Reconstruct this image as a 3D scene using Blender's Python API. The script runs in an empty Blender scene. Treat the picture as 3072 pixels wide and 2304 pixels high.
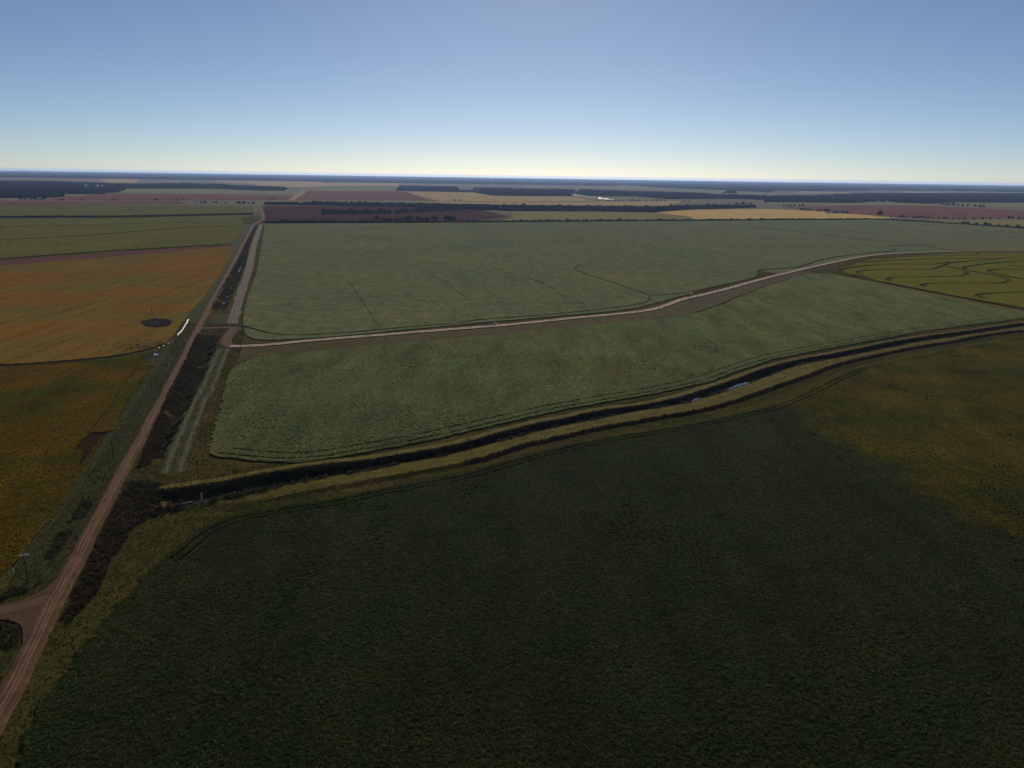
import bpy, math, random
import numpy as np
from mathutils import Vector, Matrix
from mathutils.geometry import delaunay_2d_cdt

# ------------------------------------------------------------------ camera
scene = bpy.context.scene
COL = scene.collection
EYE = 118.0
PITCH, ROLL = math.radians(15.097), math.radians(0.839)
cam_data = bpy.data.cameras.new("camera")
cam_data.sensor_width = 36.0
cam_data.lens = 27.08
cam_data.clip_start, cam_data.clip_end = 0.5, 120000.0
camera = bpy.data.objects.new("camera", cam_data)
COL.objects.link(camera)
_f = Vector((0, math.cos(PITCH), -math.sin(PITCH)))
_u = Vector((0, math.sin(PITCH), math.cos(PITCH)))
_r = Vector((1, 0, 0))
_cx = _r * math.cos(ROLL) + _u * math.sin(ROLL)
_cy = -_r * math.sin(ROLL) + _u * math.cos(ROLL)
_m = Matrix((_cx, _cy, -_f)).transposed().to_4x4()
_m.translation = Vector((0, 0, EYE))
camera.matrix_world = _m
scene.camera = camera

# ------------------------------------------------------------------ sky, sun, exposure
SUN_EL, SUN_AZ = math.radians(27.0), math.radians(1.6)      # azimuth clockwise from +Y
world = bpy.data.worlds.new("World")
scene.world = world
world.use_nodes = True
wn = world.node_tree
sky = wn.nodes.new("ShaderNodeTexSky")
sky.sky_type = 'NISHITA'
sky.sun_disc = False
sky.sun_elevation = SUN_EL
sky.sun_rotation = SUN_AZ
sky.altitude = 1500
sky.air_density = 0.7
sky.dust_density = 0.45
sky.ozone_density = 2.6
wn.links.new(sky.outputs[0], wn.nodes["Background"].inputs[0])
wn.nodes["Background"].inputs[1].default_value = 0.060

sun_data = bpy.data.lights.new("sun", 'SUN')
sun_data.energy = 5.0
sun_data.angle = math.radians(0.53)
sun_data.color = (1.0, 0.90, 0.76)
sun = bpy.data.objects.new("sun", sun_data)
COL.objects.link(sun)
_s = Vector((math.sin(SUN_AZ) * math.cos(SUN_EL), math.cos(SUN_AZ) * math.cos(SUN_EL), math.sin(SUN_EL)))
sun.rotation_euler = (-_s).to_track_quat('-Z', 'Y').to_euler()
sun.location = (0, 0, 400)

vs = scene.view_settings
vs.view_transform = 'Standard'
vs.look = 'None'
vs.exposure = 0.05
vs.gamma = 1.0
vs.use_curve_mapping = False
scene.cycles.use_denoising = True
scene.cycles.volume_bounces = 0
scene.cycles.max_bounces = 6
scene.cycles.diffuse_bounces = 3
scene.cycles.glossy_bounces = 2
scene.cycles.transmission_bounces = 3
scene.cycles.transparent_max_bounces = 8

# ------------------------------------------------------------------ survey of the place, metres (x east, y away from the drone)
MAP = {
'road_l': [[-118.9,155.1],[-121.7,164.3],[-125.3,175.5],[-135.4,207.6],[-138.8,220.5],[-144.5,239.2],[-151.6,263.1],[-158.8,289.0],[-167.5,318.4],[-173.4,339.5],[-191.8,405.7],[-208.4,462.6],[-233.1,540.4],[-252.5,600.9],[-280.9,700.8],[-323.4,847.3],[-374.0,1025.4],[-487,1408],[-622,1852]],
'road_r': [[-108.6,139.2],[-113.5,156.5],[-118.9,175.1],[-125.3,190.6],[-127.9,199.7],[-135.0,223.0],[-141.4,244.9],[-147.0,265.4],[-155.2,290.5],[-160.4,309.7],[-169.0,339.7],[-183.8,390.4],[-203.2,457.1],[-223.1,521.7],[-239.4,578.3],[-279.7,714.4],[-322.9,866.9],[-389.8,1097.5],[-481,1409],[-611,1855]],
'road_far': [[-602,1810],[-627,1909],[-655,2036],[-683,2145],[-742,2319],[-805,2501],[-878,2713],[-939,2873],[-991,2988]],
'branch': [[-128.9,196.5],[-129.7,193.8],[-132.0,189.7],[-134.8,186.8],[-137.9,184.6]],
'branch_up': [[-141.5,190.2],[-137.2,194.1],[-134.2,200.2],[-135.3,205.7]],
'branch_lo': [[-137.7,184.2],[-133.4,183.7],[-128.8,180.4],[-125.1,175.5]],
'link': [[-243.9,590.4],[-231.8,592.7],[-220.0,596.4],[-212.5,586.0]],
'loop': [[-218.1,592.4],[-214.2,572.8],[-210.6,554.4],[-204.9,537.3],[-197.7,526.6],[-191.7,526.0]],
'track': [[-197.4,525.6],[-188.9,527.2],[-173.2,531.6],[-159.3,542.7],[-123.5,561.9],[-84.8,581.1],[-65.2,591.8],[-23.5,611.5],[9.5,630.2],[46.2,654.8],[91.0,680.1],[127.3,704.4],[150.9,740.9],[169.8,774.0],[194.2,801.1],[231.7,848.9],[275.6,908.4],[326.2,976.7],[390.5,1056.4],[470.8,1155.0],[593,1294],[710,1358],[822,1400],[921,1409],[1060,1412]],
'diag': [[379.3,1014.2],[417.0,1018.7],[435.8,930.1],[454.4,856.1],[470.8,787.1],[487.9,730.1],[504.7,674.2]],
'strip_n': [[-225.9,611.9],[-244.8,672.8],[-268.8,752.9],[-289.5,822.3],[-313.1,905.2],[-350.5,1028.5],[-390.9,1158.9],[-443,1326],[-509,1548],[-600,1857]],
'strip_s': [[-200.2,521.4],[-192.8,492.5],[-182.3,454.5],[-174.6,426.7],[-168.4,402.0],[-162.8,379.7],[-156.2,355.9],[-151.1,338.1],[-145.8,318.7],[-139.3,298.6],[-137.2,292.0]],
'dn_w': [[-267.1,670.9],[-290.8,750.8],[-319.4,851.3],[-350.5,960.6],[-387.0,1087.5],[-436,1251],[-500,1472],[-590,1784]],
'dn_e': [[-250.7,667.1],[-268.7,727.5],[-291.6,806.7],[-316.8,895.5],[-355.6,1027.8],[-406.6,1188.0],[-460,1364],[-537,1629],[-598,1838]],
'ds_w': [[-235.0,565.1],[-219.1,512.5],[-202.2,456.3],[-189.1,410.6],[-177.1,372.7],[-168.5,344.3],[-162.4,326.6],[-152.8,295.9],[-149.0,281.8]],
'ds_e': [[-218.5,561.8],[-203.9,513.5],[-189.8,466.3],[-180.4,429.1],[-171.6,397.1],[-164.0,369.3],[-158.8,348.4],[-153.5,327.9],[-146.2,305.3],[-141.7,290.5]],
'dx_n': [[-136.8,271.5],[-128.3,276.5],[-119.6,280.5],[-109.9,284.5],[-103.3,290.7],[-94.8,295.0],[-86.1,299.4],[-77.1,303.9],[-65.6,307.2],[-56.5,311.7],[-42.6,319.5],[-27.9,327.7],[-18.0,336.0],[-7.5,346.4],[3.5,355.6],[15.0,365.2],[27.0,371.5],[41.2,383.5],[54.7,390.7],[68.2,395.8],[83.0,405.7],[99.0,418.6],[112.4,432.1],[131.1,449.5],[153.1,474.5],[170.1,491.6],[192.5,510.1],[224.1,530.5],[255.0,552.5],[288.4,576.2],[322.6,597.8],[356.9,616.7],[393.3,636.7],[448.7,668.8],[534.3,715.7]],
'dx_s': [[-130.0,250.2],[-127.2,255.4],[-119.6,257.8],[-112.1,261.2],[-104.1,268.1],[-88.3,278.2],[-71.2,288.7],[-62.7,292.8],[-54.2,298.3],[-45.5,303.9],[-31.6,311.3],[-22.1,318.9],[-12.3,326.8],[-2.0,336.7],[8.9,345.4],[20.3,354.6],[39.7,367.1],[52.8,375.8],[66.5,384.8],[80.4,392.0],[94.9,399.4],[112.2,416.9],[130.2,433.1],[150.5,453.4],[173.7,478.8],[191.6,496.2],[216.5,511.5],[246.1,531.9],[278.0,554.0],[312.5,577.9],[345.3,595.5],[382.7,618.6],[436.1,649.0],[514.6,688.1]],
'berm': [[-100.9,259.1],[-85.3,268.1],[-68.5,277.0],[-56.3,283.3],[-43.6,291.0],[-30.3,297.9],[-21.1,303.5],[-6.8,315.2],[6.0,329.1],[19.5,337.6],[38.2,352.0],[50.8,360.0],[63.7,366.3],[77.3,374.9],[91.1,381.8],[105.8,391.1],[122.6,405.4],[141.3,423.4],[161.6,442.9],[183.8,464.1],[210.9,492.4],[228.1,506.3],[269.8,536.7],[302.9,559.2],[334.5,575.8],[373.9,603.6],[424.2,630.2],[484.9,646.4]],
'f0_top': [[-100.6,132.9],[-105.9,147.7],[-106.9,158.0],[-108.7,167.5],[-108.6,182.1],[-110.2,191.7],[-109.2,200.2],[-110.2,210.1],[-109.4,219.0],[-107.4,228.9],[-107.1,237.7],[-103.5,244.3],[-98.6,252.3],[-82.9,259.7],[-66.3,267.1],[-50.7,277.6],[-33.8,286.5],[-20.5,294.5],[-6.5,305.5],[8.4,318.7],[19.0,326.6],[25.3,330.8],[49.0,345.4],[74.0,357.3],[101.2,372.1],[116.4,383.0],[135.8,394.8],[160.5,419.4],[198.8,462.0],[229.8,494.4],[278.2,524.6],[322.4,553.6],[407.4,604.0],[490.6,654.3]],
'f0_split': [[151.2,406.5],[158.0,359.6],[168.0,312.6],[181.4,249.8],[189.8,210.7]],
'f2': [[-127.3,310.5],[-131.0,314.8],[-139.9,343.8],[-146.6,368.1],[-158.5,407.3],[-173.0,458.0],[-173.6,473.6],[-168.4,490.6],[-156.5,503.7],[-142.5,512.0],[-115.8,525.2],[-98.0,537.1],[-61.3,556.2],[-22.1,576.5],[19.9,598.3],[43.6,613.7],[85.3,635.5],[130.5,661.7],[169.8,695.6],[205.1,746.7],[250.9,823.2],[299.7,894.6],[355.2,972.7],[388.6,1001.2],[412.2,1006.4],[430.6,929.5],[446.5,863.3],[458.4,802.0],[470.6,751.7],[481.9,720.8],[496.4,662.5]],
'f2_s': [[-127.1,309.7],[-118.1,307.7],[-102.9,304.4],[-88.8,304.1],[-75.9,309.4],[-48.7,326.8],[-29.0,340.4],[-18.7,349.3],[-2.2,362.5],[15.4,376.8],[28.9,387.2],[56.4,404.3],[86.2,422.9],[120.1,448.8],[141.5,473.8],[175.7,509.0],[197.7,525.0],[202.1,529.1],[262.9,570.7],[333.5,619.1],[407.4,660.7],[462.1,689.8],[552.6,741.4]],
'f1_w': [[-213.7,599.9],[-232.8,658.4],[-253.9,728.9],[-278.7,815.7],[-305.8,915.6],[-354.6,1078.6],[-436,1348],[-591,1859]],
'f1_n': [[-158,2013],[183,2144],[566,2293],[1006,2454],[1165,2525],[1238,2414],[1315,2297],[1378,2126],[1475,1977]],
'f1_s': [[-211.9,597.9],[-200.4,588.8],[-186.9,575.5],[-170.8,567.5],[-157.5,568.5],[-127.3,580.0],[-88.1,604.0],[-46.4,624.9],[-30.4,641.6],[48.0,682.1],[83.2,707.8],[114.6,731.3],[129.3,750.8],[137.4,770.7],[139.1,799.2],[144.1,795.5],[185.9,821.1],[242.1,888.4],[296.5,954.2],[313.3,992.3],[324.0,1032.5],[343.3,1055.5],[394.2,1083.5],[424.7,1125.5],[451.9,1170.0],[516,1249],[610,1331],[661,1366],[689,1409],[701,1463],[725,1493],[792,1500],[785,1415],[823,1401],[926,1417],[1060,1412]],
'f1_low': [[-209.4,590.6],[-201.2,567.6],[-191.3,552.7],[-178.1,547.3],[-154.0,555.4],[-124.9,568.6],[-86.5,592.9],[-29.8,628.0],[33.5,663.1],[78.4,687.7],[111.8,710.4],[135.2,737.5]],
'f1_lines': [[[-188.3,876.4],[-149.8,749.4],[-106.2,602.6]],[[-116.5,1005.0],[-80.8,882.5],[-41.8,742.6]],[[-52.0,868.3],[-36.4,826.7]],[[17.8,924.1],[35.4,872.1]],[[39.7,847.3],[44.3,835.1]],[[45.7,805.1],[54.2,777.8]],[[-108.7,789.7],[-94.9,746.0]],[[-86.4,764.3],[-61.9,686.3]],[[139.8,803.5],[121.5,870.5],[101.1,937.6],[79.1,1015.7],[83.3,1039.6],[92.8,1066.7],[112.8,1084.3]],[[65.5,737.6],[69.3,727.2]],[[557,2187],[641,1984],[686,1792],[723,1633],[753,1594],[798,1512]]],
'l1': [[-641.0,963.8],[-604.1,1025.4],[-563.0,1096.7],[-513.9,1173.0],[-461,1270],[-414.3,1143.6],[-349.1,916.5],[-295.4,726.8],[-280.6,663.3],[-272.0,635.6],[-265.1,604.8],[-248.7,551.5],[-245.9,531.6],[-247.9,514.5],[-255.7,498.0],[-271.5,484.3],[-294.1,471.7],[-318.0,463.4]],
'l1s': [[-683.1,1029.0],[-644.6,1096.2],[-596.7,1163.9],[-539,1231],[-476,1301],[-463,1277],[-516.1,1178.2],[-565.3,1101.2],[-606.4,1029.4],[-643.3,967.3]],
'l0': [[-313.3,456.3],[-289.7,464.3],[-267.9,477.4],[-251.7,489.8],[-245.2,491.9],[-227.8,467.5],[-218.2,442.1],[-205.0,393.7],[-185.8,340.8],[-187.7,338.9],[-182.5,319.3],[-173.9,293.7],[-166.6,271.5],[-160.0,248.2],[-157.9,234.2],[-153.5,219.2],[-152.0,206.4]],
'l0_lines': [[[-232.1,464.2],[-217.4,413.8],[-205.7,376.7],[-197.0,343.6],[-188.9,317.5]]],
'plow': [[-195.9,338.5],[-187.7,338.9],[-185.0,327.2],[-177.6,300.4],[-176.8,293.6],[-184.9,313.1],[-190.3,314.4]],
'l2': [[-691.8,1042.5],[-653.4,1111.5],[-605.3,1181.1],[-545,1246],[-479,1316],[-482,1340],[-550,1568],[-639,1848],[-697,2000],[-746,2238],[-860,2128],[-980,1989],[-1115,1941],[-1254,1914]],
'l2_lines': [[[-1075,1636],[-966,1701],[-867,1810],[-673,1905]],[[-875,1327],[-808,1418],[-751,1565],[-698,1723],[-622,1761]]],
'l3': [[-1315,2008],[-1184,2064],[-1051,2134],[-911,2257],[-781,2355],[-941,2844],[-1185,2837],[-1714,2625]],
'rice': [[427.8,1035.6],[441.6,954.1],[462.8,872.9],[478.7,800.5],[495.4,741.9],[514.6,688.1],[1002,1372],[891,1361],[797,1356],[688,1299],[572,1229],[505.5,1144.3]],
'rice_lines': [[[435.9,1042.3],[473.0,1088.4],[518.2,1126.0],[554.2,1140.0],[577.0,1147.0]],[[435.9,1042.3],[438.8,988.6],[438.8,936.9],[447.4,913.4],[459.9,860.7],[470.5,824.2],[483.6,790.8],[499.4,748.2]],[[440.1,939.8],[446.6,994.6],[455.6,1027.8],[471.6,1052.4],[505.4,1065.9],[537.5,1074.7],[572.3,1074.2],[595.6,1091.6],[628.2,1133.8],[663.4,1176.4],[715,1212],[761,1237],[805,1266],[827,1262]],[[577.0,1147.0],[600.6,1143.4],[627.7,1152.4],[668.5,1191.3]],[[456.3,932.3],[468.6,971.8],[486.1,981.8],[521.3,987.9],[565.8,998.1],[591.7,1011.6],[613.0,1046.8],[624.5,1077.1],[625.3,1101.5],[623.9,1120.2]],[[476.2,892.4],[480.1,908.2],[494.3,922.9],[517.7,932.7],[555.2,934.0],[591.6,933.4],[617.6,959.4],[629.7,985.1],[635.6,1027.4],[627.3,1059.9],[631.8,1090.0],[655.4,1124.3],[697.6,1156.2],[753.6,1198.6],[800,1220]],[[496.4,809.0],[496.7,828.2],[522.5,847.7],[570.9,860.2]],[[648.8,982.3],[643.0,1017.6],[648.3,1053.3],[658.7,1075.4],[674.0,1091.7],[707.4,1099.5],[720.7,1095.1]],[[742.4,1129.0],[724.7,1146.3],[739.2,1145.5]],[[521.4,1160.2],[585,1205],[644,1228],[734,1245],[794,1265]],[[569,1222],[626,1257],[693,1291],[759,1304],[794,1323],[802,1353]]],
'pond': [[-297.0,605.7],[-287.0,592.4],[-278.9,588.1],[-273.6,591.0],[-270.3,596.2],[-274.9,610.1],[-279.8,618.2],[-287.5,622.5],[-294.6,622.7],[-295.5,615.0],[-297.9,610.9]],
'tube': [[-267.4,625.5],[-263.6,613.6],[-260.6,603.4],[-258.3,595.9],[-254.4,582.7],[-252.9,576.8],[-251.6,569.9],[-249.2,561.0]],
'tube2': [[-245.1,542.2],[-244.5,536.7],[-244.0,529.2],[-243.4,521.7],[-244.4,517.4]],
'rows': [[[-245.0,494.7],[-237.8,483.9],[-232.7,474.3],[-229.8,467.2]],[[-244.5,496.1],[-237.2,484.6],[-232.0,474.3],[-229.1,467.3]],[[-244.1,497.6],[-236.6,485.4],[-231.2,474.4],[-228.4,467.3]],[[-243.6,499.1],[-236.0,486.1],[-230.5,474.4],[-227.7,467.4]],[[-243.2,500.5],[-235.4,486.8],[-229.7,474.5],[-227.0,467.4]],[[-242.7,502.0],[-234.7,487.5],[-229.0,474.5],[-226.4,467.5]],[[-242.3,503.5],[-234.1,488.3],[-228.3,474.6],[-225.7,467.5]],[[-241.8,505.0],[-233.5,489.0],[-227.5,474.6],[-225.0,467.5]]],
'brush': [[-251.3,498.7],[-246.7,504.5],[-244.0,510.2],[-239.7,514.3],[-237.3,509.7],[-239.6,504.9],[-242.3,497.5],[-247.7,494.5]],
'water_x': [[93.9,401.2],[103.4,408.0],[115.2,418.2],[123.5,426.2],[132.0,434.5],[150.7,454.0],[171.5,476.8],[178.6,483.9]],
'puddle': [[[-38.5,611.1],[-23.9,614.4],[-12.4,619.6]],[[-5.4,623.1],[3.1,629.7],[8.4,634.6]]],
'far': {"maroonA": [[-930,2904],[-459,3031],[-210,2955],[-117,2813],[-12,2372],[-133,2094],[-597,1900],[-708,2236]],"redB": [[-1437,5426],[-809,5791],[-407,3787],[-985,3533]],"greenC": [[-1821,7499],[-1204,8211],[-825,5909],[-1465,5529]],"tanD": [[-778,5689],[-279,5696],[-132,4900],[-17,4844],[357,4980],[429,4160],[-13,3743],[-369,3779]],"tanE": [[-378,3674],[-12,3648],[923,4337],[707,3600],[-11,3201],[-312,3306]],"greenF": [[379,4993],[817,5202],[867,4623],[944,4437],[823,4290],[449,4170]],"greyE2": [[-1079,3440],[-389,3718],[-319,3303],[-736,3206],[-996,3173]],"yellowG": [[500,2803],[700,3127],[1059,3302],[1205,3176],[1277,2818],[1289,2662],[1186,2571],[786,2442],[546,2359],[563,2541]],"oliveH": [[-8,2665],[334,2750],[483,2747],[554,2560],[531,2337],[41,2156],[-39,2135],[-3,2338]],"redI": [[1222,3615],[1722,3939],[2156,4110],[2278,3536],[2414,3355],[1925,2667],[1821,2820],[1429,2637],[1348,2768],[1218,2978],[1204,3303]],"oliveJ": [[1278,2479],[1699,2628],[1856,2571],[1508,2082],[1427,2202],[1347,2354]],"greenK": [[1381,4319],[1896,4435],[2134,4716],[2350,4520],[3276,5101],[3764,5250],[2660,3700],[2559,3976],[2172,4140],[1734,3966],[1239,3665],[1251,3909]],"redL": [[-2031,3517],[-2093,4153],[-1411,4319],[-1175,4202],[-1007,3572],[-1146,3504],[-1867,3150]],"greyL": [[-2623,5336],[-2106,5668],[-1733,5312],[-1464,5405],[-1415,5323],[-1192,4264],[-1443,4418],[-2108,4183]],"redL2": [[-2133,2896],[-1377,3252],[-1230,2960],[-1887,2559]],"M": [[-4366,13420],[-3117,12723],[-2452,10110],[-1595,11041],[-1239,8450],[-1869,7698],[-1773,6872],[-1932,6705],[-2450,7518]],"N": [[128,11677],[1766,12462],[1799,10023],[2271,8549],[2365,7422],[1848,5791],[1688,5994],[1544,7135],[1245,7902],[654,8410],[98,8837]],"farwestA": [[-6434,12440],[-5328,11255],[-3853,8097],[-3890,7634],[-4972,9528]],"farwestB": [[-6310,16297],[-4174,12829],[-2732,8388],[-3710,9893]],"slitL": [[-3024,4370],[-2772,4525],[-2594,4223],[-2812,4062]],"slitR": [[4964,10252],[5455,9970],[7430,11401],[6650,10202],[4799,8767],[4333,8792]],"slitR2": [[3184,8876],[3598,8449],[3265,7740],[2794,7878]],"slitR3": [[2389,7439],[2560,7131],[2546,6623],[2317,6159],[1943,6043]],"slitR4": [[7907,17571],[12439,20570],[10270,16977],[6586,14361]],"slitM": [[-1110,10822],[-403,10141],[-273,8710],[-579,8379],[-1001,9375]]},
'weedband': [[-149.0,281.8],[-146.3,267.7],[-140.3,246.9],[-134.6,228.0],[-131.2,216.0],[-128.2,205.0],[-126.5,196.9],[-122.2,185.2],[-118.4,183.5],[-118.7,192.6],[-119.0,198.4],[-121.5,207.3],[-125.1,220.9],[-127.4,234.3],[-129.3,243.4],[-131.9,254.2],[-133.7,263.7],[-135.0,272.7],[-136.8,279.8]],
'weedleft': [[-156.7,265.1],[-152.7,260.9],[-149.6,248.6],[-146.2,231.9],[-142.5,218.0],[-138.6,206.8],[-137.7,200.6],[-143.5,193.2],[-146.4,197.7],[-143.3,203.9],[-144.0,214.1],[-149.3,228.4],[-153.7,248.4],[-158.2,262.8]],
'weedstart': [[-141.2,271.1],[-135.8,274.5],[-129.2,274.1],[-131.4,264.6],[-117.0,256.8],[-124.4,251.7],[-128.2,244.7],[-131.4,239.4],[-136.1,252.7]],
'far_tracks': [[[-1004,3524],[-1483,5579]],[[-988,3531],[-1438,5488]],[[-1527,6117],[-1821,7499]],[[-645,4985],[-489,4257],[-372,3766]]],
'far_strips': [[[-731,2298],[-671,2360],[-590,2400]],[[-406,2354],[-374,2371],[-326,2350]],[[-167,2501],[-124,2538],[-80,2452]],[[-116,2370],[-65,2427],[-15,2385]]],
'hedge_m': [[[-579,2366],[-472,2407],[-383,2450]],[[-379,2497],[-282,2620],[-196,2767]],[[-577,1924],[-469,1951],[-360,1984],[-218,2020]]],
'weedlow': [[-138.0,184.8],[-133.1,183.1],[-128.1,178.2],[-126.0,175.5],[-123.3,166.2],[-121.2,158.6],[-136.6,182.5],[-133.0,182.0]],
'woods': {"woodL1": [[-2344,3186],[-2062,3363],[-1987,3430],[-2283,3950],[-2125,4053],[-2333,4772],[-2655,5378],[-2424,5522],[-2148,5781],[-1909,5231],[-1581,5435],[-1820,6257],[-2178,6447],[-2722,7170],[-3102,7509],[-3118,6663],[-3571,6835],[-4207,7457],[-5086,6946]],"woodR1": [[1381,4319],[1675,4394],[1578,4091],[1836,4173],[2099,4762],[2187,4803],[2295,4852],[2175,4392],[2284,4405],[2626,4876],[2757,4934],[3248,5056],[3722,5042],[7757,10546],[6023,9406],[4715,8547],[3772,7781],[3065,7192],[2301,6049],[1744,5463]],"woodR0": [[2610,8823],[3612,9310],[4207,9886],[5286,11520],[5339,11030],[8890,13900],[11498,15647],[37902,51658],[14380,25366],[9987,22624],[5711,17973],[3784,19867],[1999,10835],[2245,9644]],"woodF1": [[-881,6001],[-529,5877],[-413,5838],[-563,7681],[-1126,7786]],"woodF2": [[-288,5689],[-132,4900],[-17,4885],[379,5076],[519,6972],[167,7181],[-367,7257]],"woodF3": [[384,5079],[781,5224],[872,4988],[903,4710],[1340,4934],[1425,4941],[1507,4740],[1766,5561],[1578,5731],[1337,6211],[1091,6408],[851,6633],[590,7190]],"woodM1": [[-2750,11261],[-1660,11763],[-2395,16833],[-3568,14697]],"woodM2": [[-753,12422],[-46,12418],[518,12985],[1804,12735],[1908,10580],[2339,8808],[2416,8283],[2492,7823],[5711,17973],[3886,26166],[-422,22427],[-1222,20157]],"woodS1": [[1829,6911],[1891,6820],[2090,7531],[2029,7645]],"woodS2": [[-408,5841],[-298,5800],[-322,6167],[-430,6222]]},
'belt': [[-950,3005],[-773,3006],[-460,2993],[-301,2925],[-111,2815],[-9,2768],[246,2826],[344,2832],[510,2833],[584,2996],[813,3232],[1052,3459],[1104,3634],[827,3526],[584,3250],[279,3206],[-10,3166],[-328,3185],[-490,3193],[-815,3173],[-980,3102]],
'hedge_l': [[-1287,1964],[-1158,2018],[-1019,2069],[-885,2190],[-762,2288]],
'hedge_1': [[-605,1907],[-467,1942],[-302,1983],[-158,2019],[-6,2089],[184,2159],[391,2253],[571,2313],[776,2411],[1012,2468],[1170,2537],[1248,2433],[1321,2309],[1396,2154]],
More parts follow.
